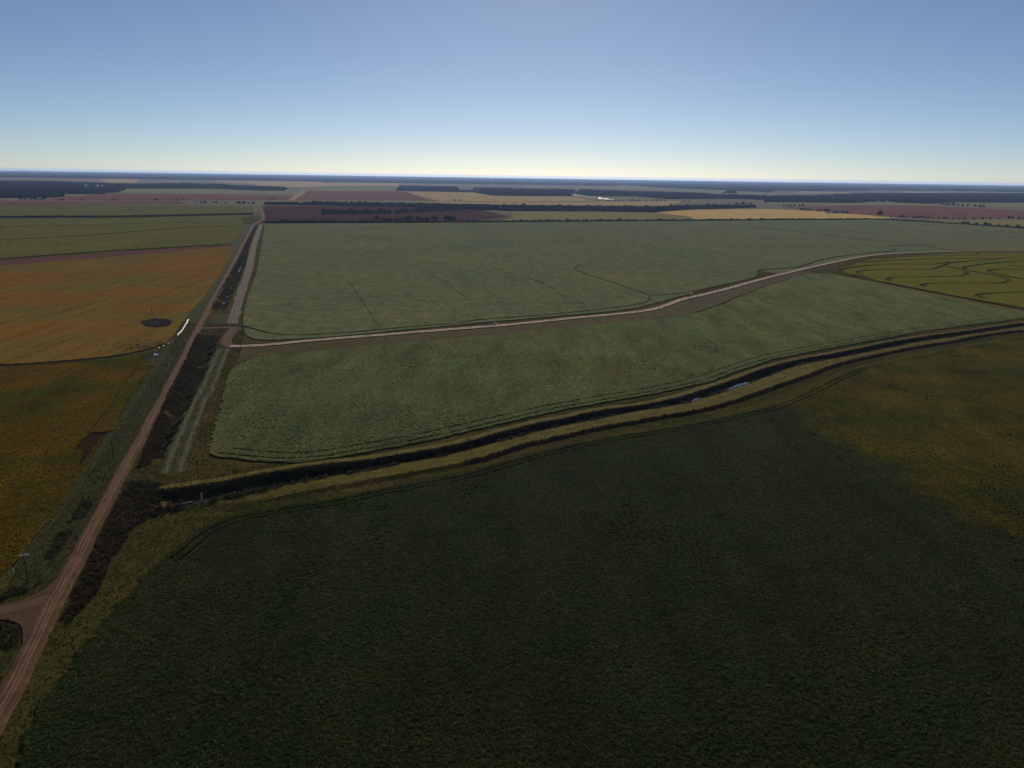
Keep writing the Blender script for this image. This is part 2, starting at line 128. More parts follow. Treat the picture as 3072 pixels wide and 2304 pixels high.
'trees': {"hedge_tall": [[-349.3,1996.6,14.5],[-333.8,2000.5,9.4],[-325.3,2002.6,10.6],[-315.3,2005.2,9.6],[-301.1,2008.8,9.3],[-291.1,2011.3,10.6],[-276.8,2015.0,12.7],[-268.2,2017.1,14.5],[-249.4,2021.9,12.1],[-239.3,2024.5,9.9],[-226.2,2027.8,11.1],[-208.8,2032.2,14.5],[-202.9,2033.7,9.7],[-178.0,2040.0,14.5],[-170.6,2041.9,14.5],[-160.3,2044.5,12.7]],"hedge_low": [[-576.7,1924.6,6.6],[-566.7,1927.2,6.5],[-556.6,1929.8,6.5],[-546.5,1932.4,5.0],[-536.4,1935.0,5.3],[-526.3,1937.7,6.1],[-516.1,1940.3,6.3],[-505.9,1943.0,6.6],[-495.7,1945.6,6.7],[-485.5,1948.3,4.7],[-475.2,1951.0,6.0],[-464.9,1953.7,6.2],[-454.6,1956.3,5.8],[-444.2,1959.0,4.9],[-433.8,1961.7,5.7],[-423.4,1964.4,4.7],[-413.0,1967.2,6.8],[-402.5,1969.9,6.7],[-392.0,1972.6,5.9],[-381.5,1975.4,5.3],[-370.9,1978.1,6.8],[-360.3,1980.9,5.9],[-121.1,2043.1,6.7],[-106.2,2047.0,6.6],[-92.8,2050.5,5.8],[-74.9,2055.2,5.5],[-61.3,2058.7,6.0],[-34.2,2065.8,5.6],[-19.0,2069.7,4.9],[-3.3,2111.6,5.4],[17.0,2118.5,6.9],[34.2,2124.5,4.6],[56.3,2132.1,4.6],[67.4,2135.9,6.4],[85.0,2141.9,5.3],[94.6,2145.2,6.1],[107.4,2149.7,5.9],[120.3,2154.1,5.5],[146.3,2163.0,7.5],[159.3,2167.5,5.1],[175.7,2173.2,5.7],[192.2,2178.9,5.1],[202.1,2182.3,6.4],[215.4,2186.9,5.3],[233.8,2193.2,5.6],[242.2,2196.1,6.7],[257.3,2201.3,5.5],[267.4,2204.8,6.2],[296.3,2214.7,7.2],[323.7,2224.2,4.8],[337.5,2228.9,4.7],[379.3,2243.3,5.2],[418.0,2256.6,6.8],[460.8,2271.3,6.3],[493.2,2282.5,5.2],[505.9,2286.9,5.5],[555.4,2303.9,5.0],[579.5,2312.2,5.9],[626.2,2328.3,4.6],[641.3,2333.5,6.6],[702.4,2354.5,7.2],[741.1,2367.9,7.4],[809.4,2414.6,4.5],[857.0,2428.9,4.9],[905.1,2443.3,3.0],[962.0,2460.4,3.6],[1015.4,2476.5,4.9],[1078.0,2495.3,4.6],[1141.6,2514.3,3.8]],"maroon": [[-575.4,2374.6,14.2],[-564.2,2379.0,12.4],[-554.5,2382.8,13.5],[-544.9,2386.5,10.6],[-536.8,2389.7,10.1],[-527.1,2393.5,11.4],[-519.0,2396.7,9.8],[-509.2,2400.5,11.1],[-501.1,2403.7,14.3],[-492.9,2406.9,10.8],[-484.7,2410.1,9.1],[-476.4,2413.3,9.2],[-468.2,2416.6,9.9],[-458.3,2420.5,13.3],[-450.0,2423.7,11.0],[-440.0,2427.6,10.6],[-426.6,2432.9,9.5],[-413.2,2438.1,14.4],[-403.1,2442.1,11.3],[-389.6,2447.4,10.1],[-375.0,2506.8,9.3],[-368.9,2515.4,9.3],[-361.2,2526.3,9.9],[-353.5,2537.2,12.7],[-345.6,2548.3,9.8],[-336.1,2561.7,9.2],[-328.2,2573.0,11.7],[-318.5,2586.6,10.4],[-310.4,2598.1,14.5],[-300.5,2612.0,9.7],[-292.2,2623.7,11.9],[-280.5,2640.3,13.3],[-270.3,2654.7,11.3],[-258.3,2671.6,14.4],[-246.1,2688.8,11.6],[-235.6,2703.7,10.3],[-221.3,2723.8,11.3],[-206.9,2744.3,9.2],[-733.0,2325.8,3.4],[-714.2,2331.6,3.2],[-682.7,2341.3,3.9],[-654.2,2350.2,3.8]],"belt_w": [[-946.2,3017.2,9.0],[-933.9,3020.2,7.1],[-900.8,3028.3,8.0],[-892.5,3030.3,8.0],[-871.8,3035.4,7.8],[-848.8,3040.9,7.9],[-840.5,3043.0,10.5],[-811.1,3050.1,7.6],[-798.5,3053.2,7.2]],"belt": [[-775.6,3047.0,14.4],[-781.0,3101.9,12.6],[-759.4,3078.6,11.7],[-732.4,2996.0,13.8],[-741.0,3111.3,10.9],[-725.8,3092.3,12.5],[-702.3,3050.7,12.6],[-682.1,3011.6,14.1],[-661.5,2983.9,14.3],[-669.5,3078.1,9.2],[-639.8,2995.0,14.3],[-627.4,2986.2,9.9],[-631.9,3066.8,13.1],[-606.4,3013.7,9.0],[-588.2,2983.9,13.8],[-606.6,3109.5,13.3],[-578.7,3061.9,13.8],[-574.8,3079.0,10.8],[-558.5,3089.9,11.6],[-527.7,2970.7,9.2],[-526.5,3037.6,13.8],[-504.3,2980.1,11.0],[-499.8,3035.0,9.1],[-493.8,3079.3,9.5],[-472.2,3006.2,13.3],[-457.8,2980.6,11.7],[-436.5,2954.5,9.6],[-444.1,3073.1,11.8],[-431.9,3065.0,13.3],[-422.4,3065.6,10.1],[-406.3,3053.6,11.3],[-376.1,2946.2,13.8],[-368.3,2941.2,11.7],[-361.5,2995.6,14.0],[-336.5,2911.4,10.7],[-333.4,2978.7,12.9],[-314.7,2914.5,10.3],[-303.7,2950.8,13.2],[-294.0,2986.9,12.7],[-280.0,2937.3,14.0],[-276.9,3023.9,10.7],[-259.2,2999.7,12.4],[-242.1,2901.5,13.2],[-236.6,2974.2,9.7],[-220.6,2895.4,13.4],[-215.7,3003.2,11.0],[-194.4,2916.4,12.4],[-186.5,2921.3,14.1],[-175.8,2954.2,10.8],[-157.5,2859.7,9.1],[-146.3,2970.7,13.4],[-135.9,2985.8,9.9],[-122.4,2914.8,12.2],[-109.0,2948.9,14.3],[-102.7,2931.1,12.7],[-85.5,2920.9,13.6],[-78.0,2963.7,11.2],[-63.4,2954.6,12.9],[-51.7,2856.0,10.8],[-39.0,2961.6,13.9],[-27.7,2872.3,13.5],[-16.7,2870.5,9.1],[-9.8,2932.1,12.5],[5.7,2888.1,14.2],[17.6,2836.4,8.4],[34.5,3067.3,14.0],[41.8,2880.9,8.6],[50.8,2859.2,14.0],[71.0,3013.3,9.0],[75.2,2883.5,14.2],[90.6,3020.6,12.4],[108.1,3073.0,9.7],[112.4,2853.6,8.6],[122.4,2896.6,8.8],[143.4,3089.7,9.9],[158.9,3008.3,12.8],[173.8,3083.6,13.7],[180.6,2972.7,12.5],[193.0,2972.9,11.3],[206.6,3058.1,11.1],[205.7,2873.0,13.7],[223.8,2934.8,12.4],[239.6,2920.9,10.5],[242.0,2843.8,13.7],[273.5,3104.9,9.0],[284.8,3074.1,13.4],[290.3,2991.2,11.1],[296.8,2893.6,13.4],[326.6,3040.9,14.0],[328.9,2950.7,13.5],[347.3,3011.1,8.7],[369.7,3108.9,10.0],[382.5,3105.9,11.9],[380.7,3027.2,9.7],[401.1,3035.7,10.0],[412.6,3025.0,10.2],[435.6,3103.7,13.8],[439.1,3034.4,12.5],[444.1,2996.7,14.4],[436.5,2875.5,12.6],[469.0,3001.7,11.9],[464.7,2906.8,8.5],[513.7,3108.1,12.5],[524.8,3129.5,13.4],[494.1,2854.1,13.5],[536.5,3023.1,8.1],[524.8,2883.0,11.1],[553.9,3000.9,13.8],[610.5,3210.3,9.9],[615.9,3184.5,8.2],[659.0,3336.1,12.9],[636.7,3135.4,12.5],[679.3,3282.8,10.8],[644.6,3074.7,13.8],[685.5,3177.5,12.9],[721.9,3305.1,13.5],[738.1,3319.4,9.7],[714.4,3144.6,9.7],[798.2,3462.7,8.9],[755.1,3197.8,14.4],[766.4,3210.0,9.4],[841.1,3436.6,13.8],[807.0,3254.7,10.2],[905.0,3595.5,9.1],[907.7,3554.5,8.7],[883.3,3376.7,11.7],[960.4,3627.6,8.5],[908.7,3370.2,12.7],[978.2,3603.9,9.2],[925.1,3348.2,10.1],[1049.9,3743.4,11.9],[1073.3,3770.0,9.1],[1089.2,3775.7,14.2],[1121.4,3816.2,8.4],[1111.1,3720.1,12.3],[1058.7,3495.4,9.3]],"rclump": [[1235.5,3632.6,8.6],[1253.8,3639.6,9.9],[1272.2,3646.7,10.2],[1290.7,3653.8,10.2],[1318.6,3664.4,9.4],[1337.2,3671.6,11.0],[1146.9,3163.0,10.5],[1162.4,3163.6,10.3],[1175.1,3164.2,8.1],[1183.1,3164.5,8.5],[1192.1,3105.0,9.3],[1197.5,3095.5,9.4],[1208.4,3076.6,11.4],[1212.4,3069.6,9.2],[1216.4,3062.6,11.7],[1188.9,2948.6,7.4],[1200.6,2945.3,7.5],[1223.8,2938.8,8.8],[1235.4,2935.6,9.8]],"rrow": [[1271.8,2665.5,5.8],[1294.4,2655.5,6.4],[1302.4,2651.9,8.9],[1310.4,2648.4,5.9],[1320.0,2644.1,5.1],[1332.7,2638.5,5.8],[1340.7,2635.0,8.3],[1351.7,2630.1,7.9],[1361.2,2625.9,8.8],[1373.7,2620.4,7.0],[1386.2,2614.8,5.2],[1401.8,2607.9,6.2],[1417.2,2601.1,7.9],[1424.9,2597.7,6.6],[1441.8,2590.2,5.6],[1457.1,2583.5,6.5],[1472.3,2576.7,6.9],[1517.4,2602.6,7.8],[1549.9,2612.5,8.2],[1582.7,2622.4,6.7],[1620.5,2633.8,6.1],[1658.5,2645.4,9.9],[1672.9,2649.7,9.7],[1699.4,2657.7,8.1],[1716.3,2662.9,6.6]],"rlow": [[1328.0,2333.0,5.9],[1331.3,2326.8,6.7],[1336.3,2317.5,7.7],[1347.8,2296.1,6.4],[1360.7,2272.1,7.9],[1367.1,2260.4,6.6],[1378.0,2240.0,5.5],[1389.5,2218.6,6.8],[1402.3,2194.8,6.8]],"rfar": [[2266.1,4220.2,14.0],[2268.5,4190.4,14.6],[2271.0,4160.9,11.1],[2272.2,4146.4,13.2],[2275.4,4108.1,15.0],[2278.5,4070.4,11.7],[2281.6,4033.5,11.2],[2284.6,3997.2,11.9],[2289.4,3939.5,12.4],[2292.7,3900.6,13.2],[2294.8,3875.1,12.6]],"lone": [[1273.8,2751.1,17.0]],"lrow": [[-1780.8,3094.7,6.5],[-1771.3,3097.9,7.0],[-1707.8,3119.0,8.0],[-1606.0,3152.7,7.6],[-1598.1,3155.4,8.9],[-1455.3,3202.8,8.8],[-1445.1,3206.1,6.8],[-1393.6,3223.2,7.0],[-1377.1,3228.7,7.6],[-1354.2,3236.3,7.6],[-1195.8,3014.2,7.8],[-1181.8,3012.4,10.3],[-1149.3,3008.3,7.0],[-1135.5,3006.5,8.4],[-1098.5,3001.8,6.6],[-1047.9,2995.4,10.4],[-1041.0,2994.5,9.0],[-1024.9,2992.5,10.9],[-1006.6,2990.2,6.7],[-988.3,2987.9,9.6],[-1094.6,3539.6,7.0],[-1082.0,3545.8,7.0]],"lfarm": [[-1913.9,3060.5,10.4],[-1900.0,3067.2,8.2],[-1882.6,3075.6,11.3],[-1872.1,3080.6,11.5],[-1851.0,3090.7,8.3],[-1842.2,3095.0,11.8]],"midrow": [[470.7,4014.6,10.1],[486.1,4021.1,9.4],[507.8,4030.1,9.2],[532.7,4040.5,8.1],[554.7,4049.6,7.2],[592.5,4065.4,8.9],[608.3,4072.0,10.5],[624.2,4078.6,7.8],[643.3,4086.6,8.9],[681.8,4102.6,8.1],[717.3,4117.4,9.8],[740.1,4126.9,10.8],[759.7,4135.1,10.6],[789.2,4147.4,8.2],[899.0,4193.1,8.7],[925.9,4204.4,7.0],[-280.3,3721.1,7.5],[-255.0,3732.8,7.9],[101.4,9283.5,15.4],[20.1,9169.6,12.3],[1252.0,10894.0,13.7]]},
'bld': [[1171.6,2950.2,16,10,5,"white","white"],[1217.7,2978.1,34,14,6,"grey","grey"],[1188.3,2942.1,10,8,4,"tan","grey"],[-1272.7,3151.7,14,11,6,"white","white"],[-1942.6,3226.7,16,10,5,"tan","white"],[-2722.8,5038.3,16,16,26,"white","white"],[-2722.9,5172.0,16,12,24,"white","white"],[-2683.5,5167.3,20,12,24,"white","white"],[-628.9,21491.2,125,60,26,"white","white"],[-735.5,21193.9,60,40,20,"white","grey"],[-152.5,9916.3,36,20,14,"white","white"],[-172.9,9891.5,18,18,16,"white","white"],[-1295.3,14884.0,40,30,20,"white","white"],[2253.2,4801.3,12,9,5,"white","white"],[2189.4,4772.2,14,9,5,"tan","grey"]],
'poles': [[-142.5,204.5,9.0],[-168.8,307.2,10.6],[-197.3,405.3,10.6],[-225.1,496.8,10.3],[-230.7,515.8,8.6],[-240.9,515.1,6.0],[-301.6,635.7,9.5],[-187.9,520.3,10.8]],
'pts': {"pump": [-236.3,497.1],"well": [-245.5,501.8],"riser": [-14.6,620.9],"hpoleA": [178.1,773.0],"hpoleB": [179.6,771.6],"post": [184.3,765.8],"valve": [190.0,782.1],"pipe_h0": [-120.3,260.1],"pipe_h1": [-117.2,262.0],"pipe_v": [-114.5,263.6],"dust0": [466.7,4421.0],"dust1": [531.3,4180.4],"dust2": [360.6,5023.2],"marker": [-150.3,210.1],"blue_pool": [-145.0,291.0]},
'tower': [1867,14659],
}

RNG = np.random.default_rng(7)
random.seed(7)
ROAD_DIR = np.array([-0.2843, 0.9587])

# ------------------------------------------------------------------ helpers
def arr(p):
    return np.array(p, dtype=float)

def resample(p, step=None, n=None):
    p = arr(p)
    d = np.r_[0, np.cumsum(np.hypot(*np.diff(p, axis=0).T))]
    if n is None:
        n = max(2, int(round(d[-1] / step)) + 1)
    t = np.linspace(0, d[-1], n)
    return np.c_[np.interp(t, d, p[:, 0]), np.interp(t, d, p[:, 1])]

def smooth(p, it=2):
    p = arr(p)
    for _ in range(it):                       # corner cutting, ends kept
        q = np.empty((2 * (len(p) - 1), 2))
        q[0::2] = p[:-1] * 0.75 + p[1:] * 0.25
        q[1::2] = p[:-1] * 0.25 + p[1:] * 0.75
        p = np.vstack([p[:1], q, p[-1:]])
    return p

def normals(p):
    t = np.gradient(p, axis=0)
    t /= np.maximum(np.hypot(t[:, 0], t[:, 1])[:, None], 1e-9)
    return np.c_[-t[:, 1], t[:, 0]]           # to the left of travel

def offset(p, d):
    return p + normals(p) * np.reshape(d, (-1, 1))

def wob(n, scale, amp, rng=RNG):
    k = max(2, int(n / scale) + 2)
    return np.interp(np.linspace(0, k - 1, n), np.arange(k), rng.uniform(-amp, amp, k))

def inside(pts, poly):
    x, y = pts[:, 0], pts[:, 1]
    poly = arr(poly)
    r = np.zeros(len(pts), bool)
    a = poly
    b = np.roll(poly, -1, axis=0)
    for (x1, y1), (x2, y2) in zip(a, b):
        if y1 == y2:
            continue
        c = (y1 > y) != (y2 > y)
        if c.any():
            r[c] ^= x[c] < (x2 - x1) * (y[c] - y1) / (y2 - y1) + x1
    return r

def vnoise(x, y, seed=0):
    """smooth value noise in -1..1"""
    xi, yi = np.floor(x).astype(np.int64), np.floor(y).astype(np.int64)
    xf, yf = x - xi, y - yi
    u, v = xf * xf * (3 - 2 * xf), yf * yf * (3 - 2 * yf)
    def h(a, b):
        n = (a * 374761393 + b * 668265263 + seed * 974711) & 0x7fffffff
        n = ((n ^ (n >> 13)) * 1274126177) & 0x7fffffff
        return ((n ^ (n >> 16)) & 0xffff) / 32767.5 - 1.0
    return (h(xi, yi) * (1 - u) + h(xi + 1, yi) * u) * (1 - v) + (h(xi, yi + 1) * (1 - u) + h(xi + 1, yi + 1) * u) * v

def link(name, me, mat=None, parent=None):
    o = bpy.data.objects.new(name, me)
    COL.objects.link(o)
    if mat is not None and me is not None and len(me.materials) == 0:
        me.materials.append(mat)
    if parent is not None:
        o.parent = parent
    return o

def tag(o, label=None, cat=None, group=None, kind=None):
    if label: o["label"] = label
    if cat: o["category"] = cat
    if group: o["group"] = group
    if kind: o["kind"] = kind
    return o

def empty(name, loc, label, cat, group=None, rz=0.0):
    o = bpy.data.objects.new(name, None)
    o.empty_display_size = 0.5
    COL.objects.link(o)
    o.location = loc
    o.rotation_euler = (0, 0, rz)
    return tag(o, label, cat, group)

def mesh(name, verts, faces, uv=None, smooth_shade=False):
    me = bpy.data.meshes.new(name)
    verts = np.asarray(verts, dtype=np.float32).reshape(-1, 3)
    me.from_pydata(verts.tolist() if len(verts) < 200000 else list(map(tuple, verts.tolist())), [], [tuple(int(i) for i in f) for f in faces])
    if uv is not None:
        l = me.uv_layers.new(name="UVMap")
        vi = np.empty(len(me.loops), dtype=np.int32)
        me.loops.foreach_get("vertex_index", vi)
        l.data.foreach_set("uv", np.asarray(uv, dtype=np.float32)[vi].ravel())
    if smooth_shade:
        me.polygons.foreach_set("use_smooth", np.ones(len(me.polygons), dtype=bool))
    me.update()
    return me

class MB:
    """collects boxes, tubes and rings into one mesh"""
    def __init__(s): s.v, s.f = [], []
    def add(s, v, f):
        b = len(s.v); s.v += [tuple(map(float, q)) for q in v]; s.f += [tuple(i + b for i in q) for q in f]; return s
    def box(s, c, d, rz=0.0):
        cx, cy, cz = c; dx, dy, dz = (k / 2 for k in d)
        ca, sa = math.cos(rz), math.sin(rz)
        v = []
        for z in (-dz, dz):
            for x, y in ((-dx, -dy), (dx, -dy), (dx, dy), (-dx, dy)):
                v.append((cx + x * ca - y * sa, cy + x * sa + y * ca, cz + z))
        return s.add(v, [(3, 2, 1, 0), (4, 5, 6, 7), (0, 1, 5, 4), (1, 2, 6, 5), (2, 3, 7, 6), (3, 0, 4, 7)])
    def tube(s, pts, rad, n=8, caps=True):
        pts = [Vector(p) for p in pts]
        if not hasattr(rad, '__len__'): rad = [rad] * len(pts)
        v, f = [], []
        for i, p in enumerate(pts):
            t = (pts[min(i + 1, len(pts) - 1)] - pts[max(i - 1, 0)]).normalized()
            a = t.cross(Vector((0, 0, 1)) if abs(t.z) < .95 else Vector((1, 0, 0))).normalized()
            b = t.cross(a)
            for k in range(n):
                w = 2 * math.pi * k / n
                v.append(p + (a * math.cos(w) + b * math.sin(w)) * rad[i])
        for i in range(len(pts) - 1):
            for k in range(n):
                k2 = (k + 1) % n
                f.append((i * n + k, i * n + k2, (i + 1) * n + k2, (i + 1) * n + k))
        if caps:
            f.append(tuple(range(n - 1, -1, -1))); f.append(tuple((len(pts) - 1) * n + k for k in range(n)))
        return s.add(v, f)
    def build(s, name, mat, parent=None):
        return link(name, mesh(name, s.v, s.f), mat, parent)

# ------------------------------------------------------------------ materials
class NT:
    def __init__(s, name):
        s.m = bpy.data.materials.new(name); s.m.use_nodes = True
        s.t = s.m.node_tree; s.t.nodes.clear()
        s.out = s.n('ShaderNodeOutputMaterial')
    def n(s, t, **k):
        o = s.t.nodes.new(t)
        for a, b in k.items(): setattr(o, a, b)
        return o
    def l(s, a, b): s.t.links.new(a, b)
    def pos(s):
        return s.n('ShaderNodeNewGeometry').outputs['Position']
    def map(s, vec, scale=(1, 1, 1), rot=0.0):
        m = s.n('ShaderNodeMapping'); m.inputs['Scale'].default_value = scale; m.inputs['Rotation'].default_value = (0, 0, rot)
        s.l(vec, m.inputs['Vector']); return m.outputs[0]
    def noise(s, vec, scale, detail=3.0, rough=0.55):
        k = s.n('ShaderNodeTexNoise'); k.inputs['Scale'].default_value = scale
        k.inputs['Detail'].default_value = detail; k.inputs['Roughness'].default_value = rough
        s.l(vec, k.inputs['Vector']); return k.outputs['Fac']
    def ramp(s, fac, stops, interp='LINEAR'):
        r = s.n('ShaderNodeValToRGB'); e = r.color_ramp; e.interpolation = interp
        while len(e.elements) < len(stops): e.elements.new(0.5)
        for q, (p, c) in zip(e.elements, stops):
            q.position = p; q.color = (*c, 1) if hasattr(c, '__len__') else (c, c, c, 1)
        s.l(fac, r.inputs[0]); return r.outputs[0]
    def mix(s, fac, a, b, mode='MIX'):
        m = s.n('ShaderNodeMix', data_type='RGBA', blend_type=mode)
        if isinstance(fac, (int, float)): m.inputs[0].default_value = fac
        else: s.l(fac, m.inputs[0])
        for v, i in ((a, 6), (b, 7)):
            if hasattr(v, 'is_linked') or hasattr(v, 'links'): s.l(v, m.inputs[i])
            else: m.inputs[i].default_value = (*v, 1)
        return m.outputs[2]
    def math(s, op, a, b=0.0, c=0.0, clamp=False):
        m = s.n('ShaderNodeMath', operation=op, use_clamp=clamp)
        for v, i in ((a, 0), (b, 1), (c, 2)):
            if isinstance(v, (int, float)): m.inputs[i].default_value = v
            else: s.l(v, m.inputs[i])
        return m.outputs[0]
    def bump(s, h, strength, dist):
        b = s.n('ShaderNodeBump'); b.inputs['Strength'].default_value = strength; b.inputs['Distance'].default_value = dist
        s.l(h, b.inputs['Height']); return b.outputs[0]
    def principled(s, col, rough=0.8, spec=0.3, sheen=0.0, sheen_col=None, normal=None, sheen_rough=0.5, metallic=0.0, ior=1.45):
        p = s.n('ShaderNodeBsdfPrincipled')
        if hasattr(col, 'links'): s.l(col, p.inputs['Base Color'])
        else: p.inputs['Base Color'].default_value = (*col, 1)
        if hasattr(rough, 'links'): s.l(rough, p.inputs['Roughness'])
        else: p.inputs['Roughness'].default_value = rough
        p.inputs['Specular IOR Level'].default_value = spec
        p.inputs['IOR'].default_value = ior
        p.inputs['Metallic'].default_value = metallic
        p.inputs['Sheen Weight'].default_value = sheen
        p.inputs['Sheen Roughness'].default_value = sheen_rough
        if sheen_col: p.inputs['Sheen Tint'].default_value = (*sheen_col, 1)
        if normal is not None: s.l(normal, p.inputs['Normal'])
        return p.outputs[0]
    def done(s, sh):
        s.l(sh, s.out.inputs['Surface']); return s.m

ROW_ROT = math.atan2(ROAD_DIR[0], ROAD_DIR[1])     # rows run parallel to the road

def plain(name, col, rough=0.7, spec=0.3, metallic=0.0, var=0.15, scale=2.0):
    t = NT(name)
    n = t.noise(t.pos(), scale, 4)
    c = t.mix(n, tuple(k * (1 - var) for k in col), tuple(min(1, k * (1 + var)) for k in col))
    return t.done(t.principled(c, rough, spec, metallic=metallic))

def crop(name, a, b, c, patch=0.012, fine=0.9, sheen=0.5, sheen_col=(0.5, 0.55, 0.35), rows=0.35, lo=0.35, hi=0.65, bump=0.5, rot=None, c_amt=0.5):
    """closed crop canopy: a/b alternate in field-size patches, c shows in flecks"""
    t = NT(name)
    p = t.pos()
    big = t.noise(p, patch, 4, 0.6)
    fac = t.ramp(big, [(lo, 0.0), (hi, 1.0)])
    col = t.mix(fac, a, b)
    streak = t.math('MULTIPLY_ADD', t.noise(t.map(p, (1, .02, 1), ROW_ROT if rot is None else rot), .55, 3, .7), .55, t.math('MULTIPLY', t.noise(t.map(p, (1, .07, 1), ROW_ROT if rot is None else rot), .10, 3, .6), .45))
    mid = t.noise(p, 0.07, 4, 0.65)
    col = t.mix(t.math('MULTIPLY', t.ramp(mid, [(0.42, 0.0), (0.72, 1.0)]), c_amt), col, c)
    f = t.ramp(t.noise(p, fine, 3, 0.8), [(.30, 0.0), (.70, 1.0)])
    g = t.ramp(t.noise(p, fine * .3, 4, 0.8), [(.30, 0.0), (.70, 1.0)])
    val = t.math('ADD', t.math('MULTIPLY_ADD', f, .55, t.math('MULTIPLY', g, .45)), t.math('MULTIPLY', t.ramp(streak, [(.3, 0.0), (.7, 1.0)]), rows))
    val = t.math('ADD', val, 0.3 - rows * 0.5)
    val = t.math('ADD', val, t.math('MULTIPLY', t.ramp(mid, [(.3, 0.0), (.7, 1.0)]), .4))
    sc = t.n('ShaderNodeVectorMath', operation='SCALE'); t.l(col, sc.inputs[0]); t.l(val, sc.inputs['Scale'])
    h = t.math('ADD', t.math('ADD', f, g), t.math('MULTIPLY', streak, rows))
    nrm = t.bump(h, bump, 0.5)
    return t.done(t.principled(sc.outputs[0], 1.0, 0.0, sheen * 0.03, sheen_col, nrm, 0.5))

def leaf(name, a, b, c, patch=0.012, trans=0.45, lo=0.35, hi=0.65, spec=0.05, c_amt=0.5, rough=0.6, front=None, ripe=None):
    t = NT(name)
    p = t.pos()
    big = t.noise(p, patch, 4, 0.6)
    col = t.mix(t.ramp(big, [(lo, 0.0), (hi, 1.0)]), a, b)
    mid = t.noise(p, 0.07, 4, 0.65)
    col = t.mix(t.math('MULTIPLY', t.ramp(mid, [(0.42, 0.0), (0.72, 1.0)]), c_amt), col, c)
    if front:                                   # part of the field ripens earlier: beyond a line across it
        (fx, fy), (nx, ny) = front
        dt = t.n('ShaderNodeVectorMath', operation='DOT_PRODUCT'); t.l(p, dt.inputs[0]); dt.inputs[1].default_value = (nx, ny, 0)
        d = t.math('SUBTRACT', dt.outputs['Value'], fx * nx + fy * ny)
        d = t.math('ADD', d, t.math('MULTIPLY_ADD', t.noise(p, .03, 4, .6), 60.0, -30.0))
        rc = t.mix(t.ramp(t.noise(p, .02, 4, .6), [(.4, 0.0), (.6, 1.0)]), ripe[0], ripe[1])
        col = t.mix(t.math('MULTIPLY_ADD', d, 1 / 14.0, .5, clamp=True), col, rc)
    oi = t.n('ShaderNodeObjectInfo').outputs['Random']
    sc = t.n('ShaderNodeVectorMath', operation='SCALE'); t.l(col, sc.inputs[0])
    sc0 = t.n('ShaderNodeVectorMath', operation='SCALE'); t.l(t.math('MULTIPLY_ADD', oi, 0.6, 0.7), sc0.inputs['Scale']); t.l(col, sc0.inputs[0])
    t.l(sc0.outputs[0], sc.inputs[0]); t.l(t.math('MULTIPLY', t.math('MULTIPLY_ADD', t.noise(p, 0.5, 3, .75), .9, .55), t.ramp(t.noise(t.map(p, (1, .25, 1), ROW_ROT), .05, 4, .65), [(.3, .74), (.7, 1.32)])), sc.inputs['Scale'])
    d = t.principled(sc.outputs[0], rough, spec)
    tr = t.n('ShaderNodeBsdfTranslucent'); t.l(sc.outputs[0], tr.inputs[0])
    ms = t.n('ShaderNodeMixShader'); ms.inputs[0].default_value = trans
    t.l(d, ms.inputs[1]); t.l(tr.outputs[0], ms.inputs[2])
    return t.done(ms.outputs[0])

# colours -------------------------------------------------------------------
M_soy1 = crop("soybean_canopy_far", (0.073, 0.093, 0.047), (0.101, 0.105, 0.047), (0.128, 0.110, 0.051), patch=0.006, fine=.8, sheen=0.4, sheen_col=(.6, .62, .5), rows=.3, c_amt=.35)
M_soy2 = crop("soybean_canopy", (0.030, 0.041, 0.016), (0.038, 0.042, 0.016), (0.053, 0.045, 0.019), sheen=0.1)
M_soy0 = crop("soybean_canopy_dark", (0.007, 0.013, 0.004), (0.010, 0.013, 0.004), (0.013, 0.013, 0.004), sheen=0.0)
M_orange = crop("ripening_canopy", (0.160, 0.069, 0.011), (0.104, 0.082, 0.022), (0.058, 0.062, 0.020), patch=0.010, fine=.8, sheen=0.1, sheen_col=(.7, .45, .2), lo=.36, hi=.64, rows=.7, c_amt=.7)
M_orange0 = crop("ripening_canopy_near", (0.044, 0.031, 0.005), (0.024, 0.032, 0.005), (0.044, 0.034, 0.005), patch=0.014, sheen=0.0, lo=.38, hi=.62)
M_olive = crop("turning_canopy", (0.026, 0.022, 0.004), (0.018, 0.022, 0.004), (0.036, 0.024, 0.004), patch=0.012, sheen=0.0)
M_rice = crop("rice_canopy", (0.079, 0.090, 0.010), (0.110, 0.087, 0.011), (0.059, 0.078, 0.010), patch=0.01, fine=.7, sheen=0.2, rows=.1)
M_l2 = crop("young_canopy", (0.058, 0.075, 0.022), (0.086, 0.081, 0.018), (0.136, 0.081, 0.024), patch=0.008, fine=.5, sheen=0.2, rows=.25)
M_soil_red = crop("bare_red_soil", (0.085, 0.042, 0.036), (0.10, 0.048, 0.04), (0.075, 0.05, 0.035), sheen=0, rows=.6)
M_plow = crop("ploughed_soil", (0.020, 0.012, 0.009), (0.026, 0.015, 0.010), (0.03, 0.018, 0.01), sheen=0, rows=.9, bump=.8)
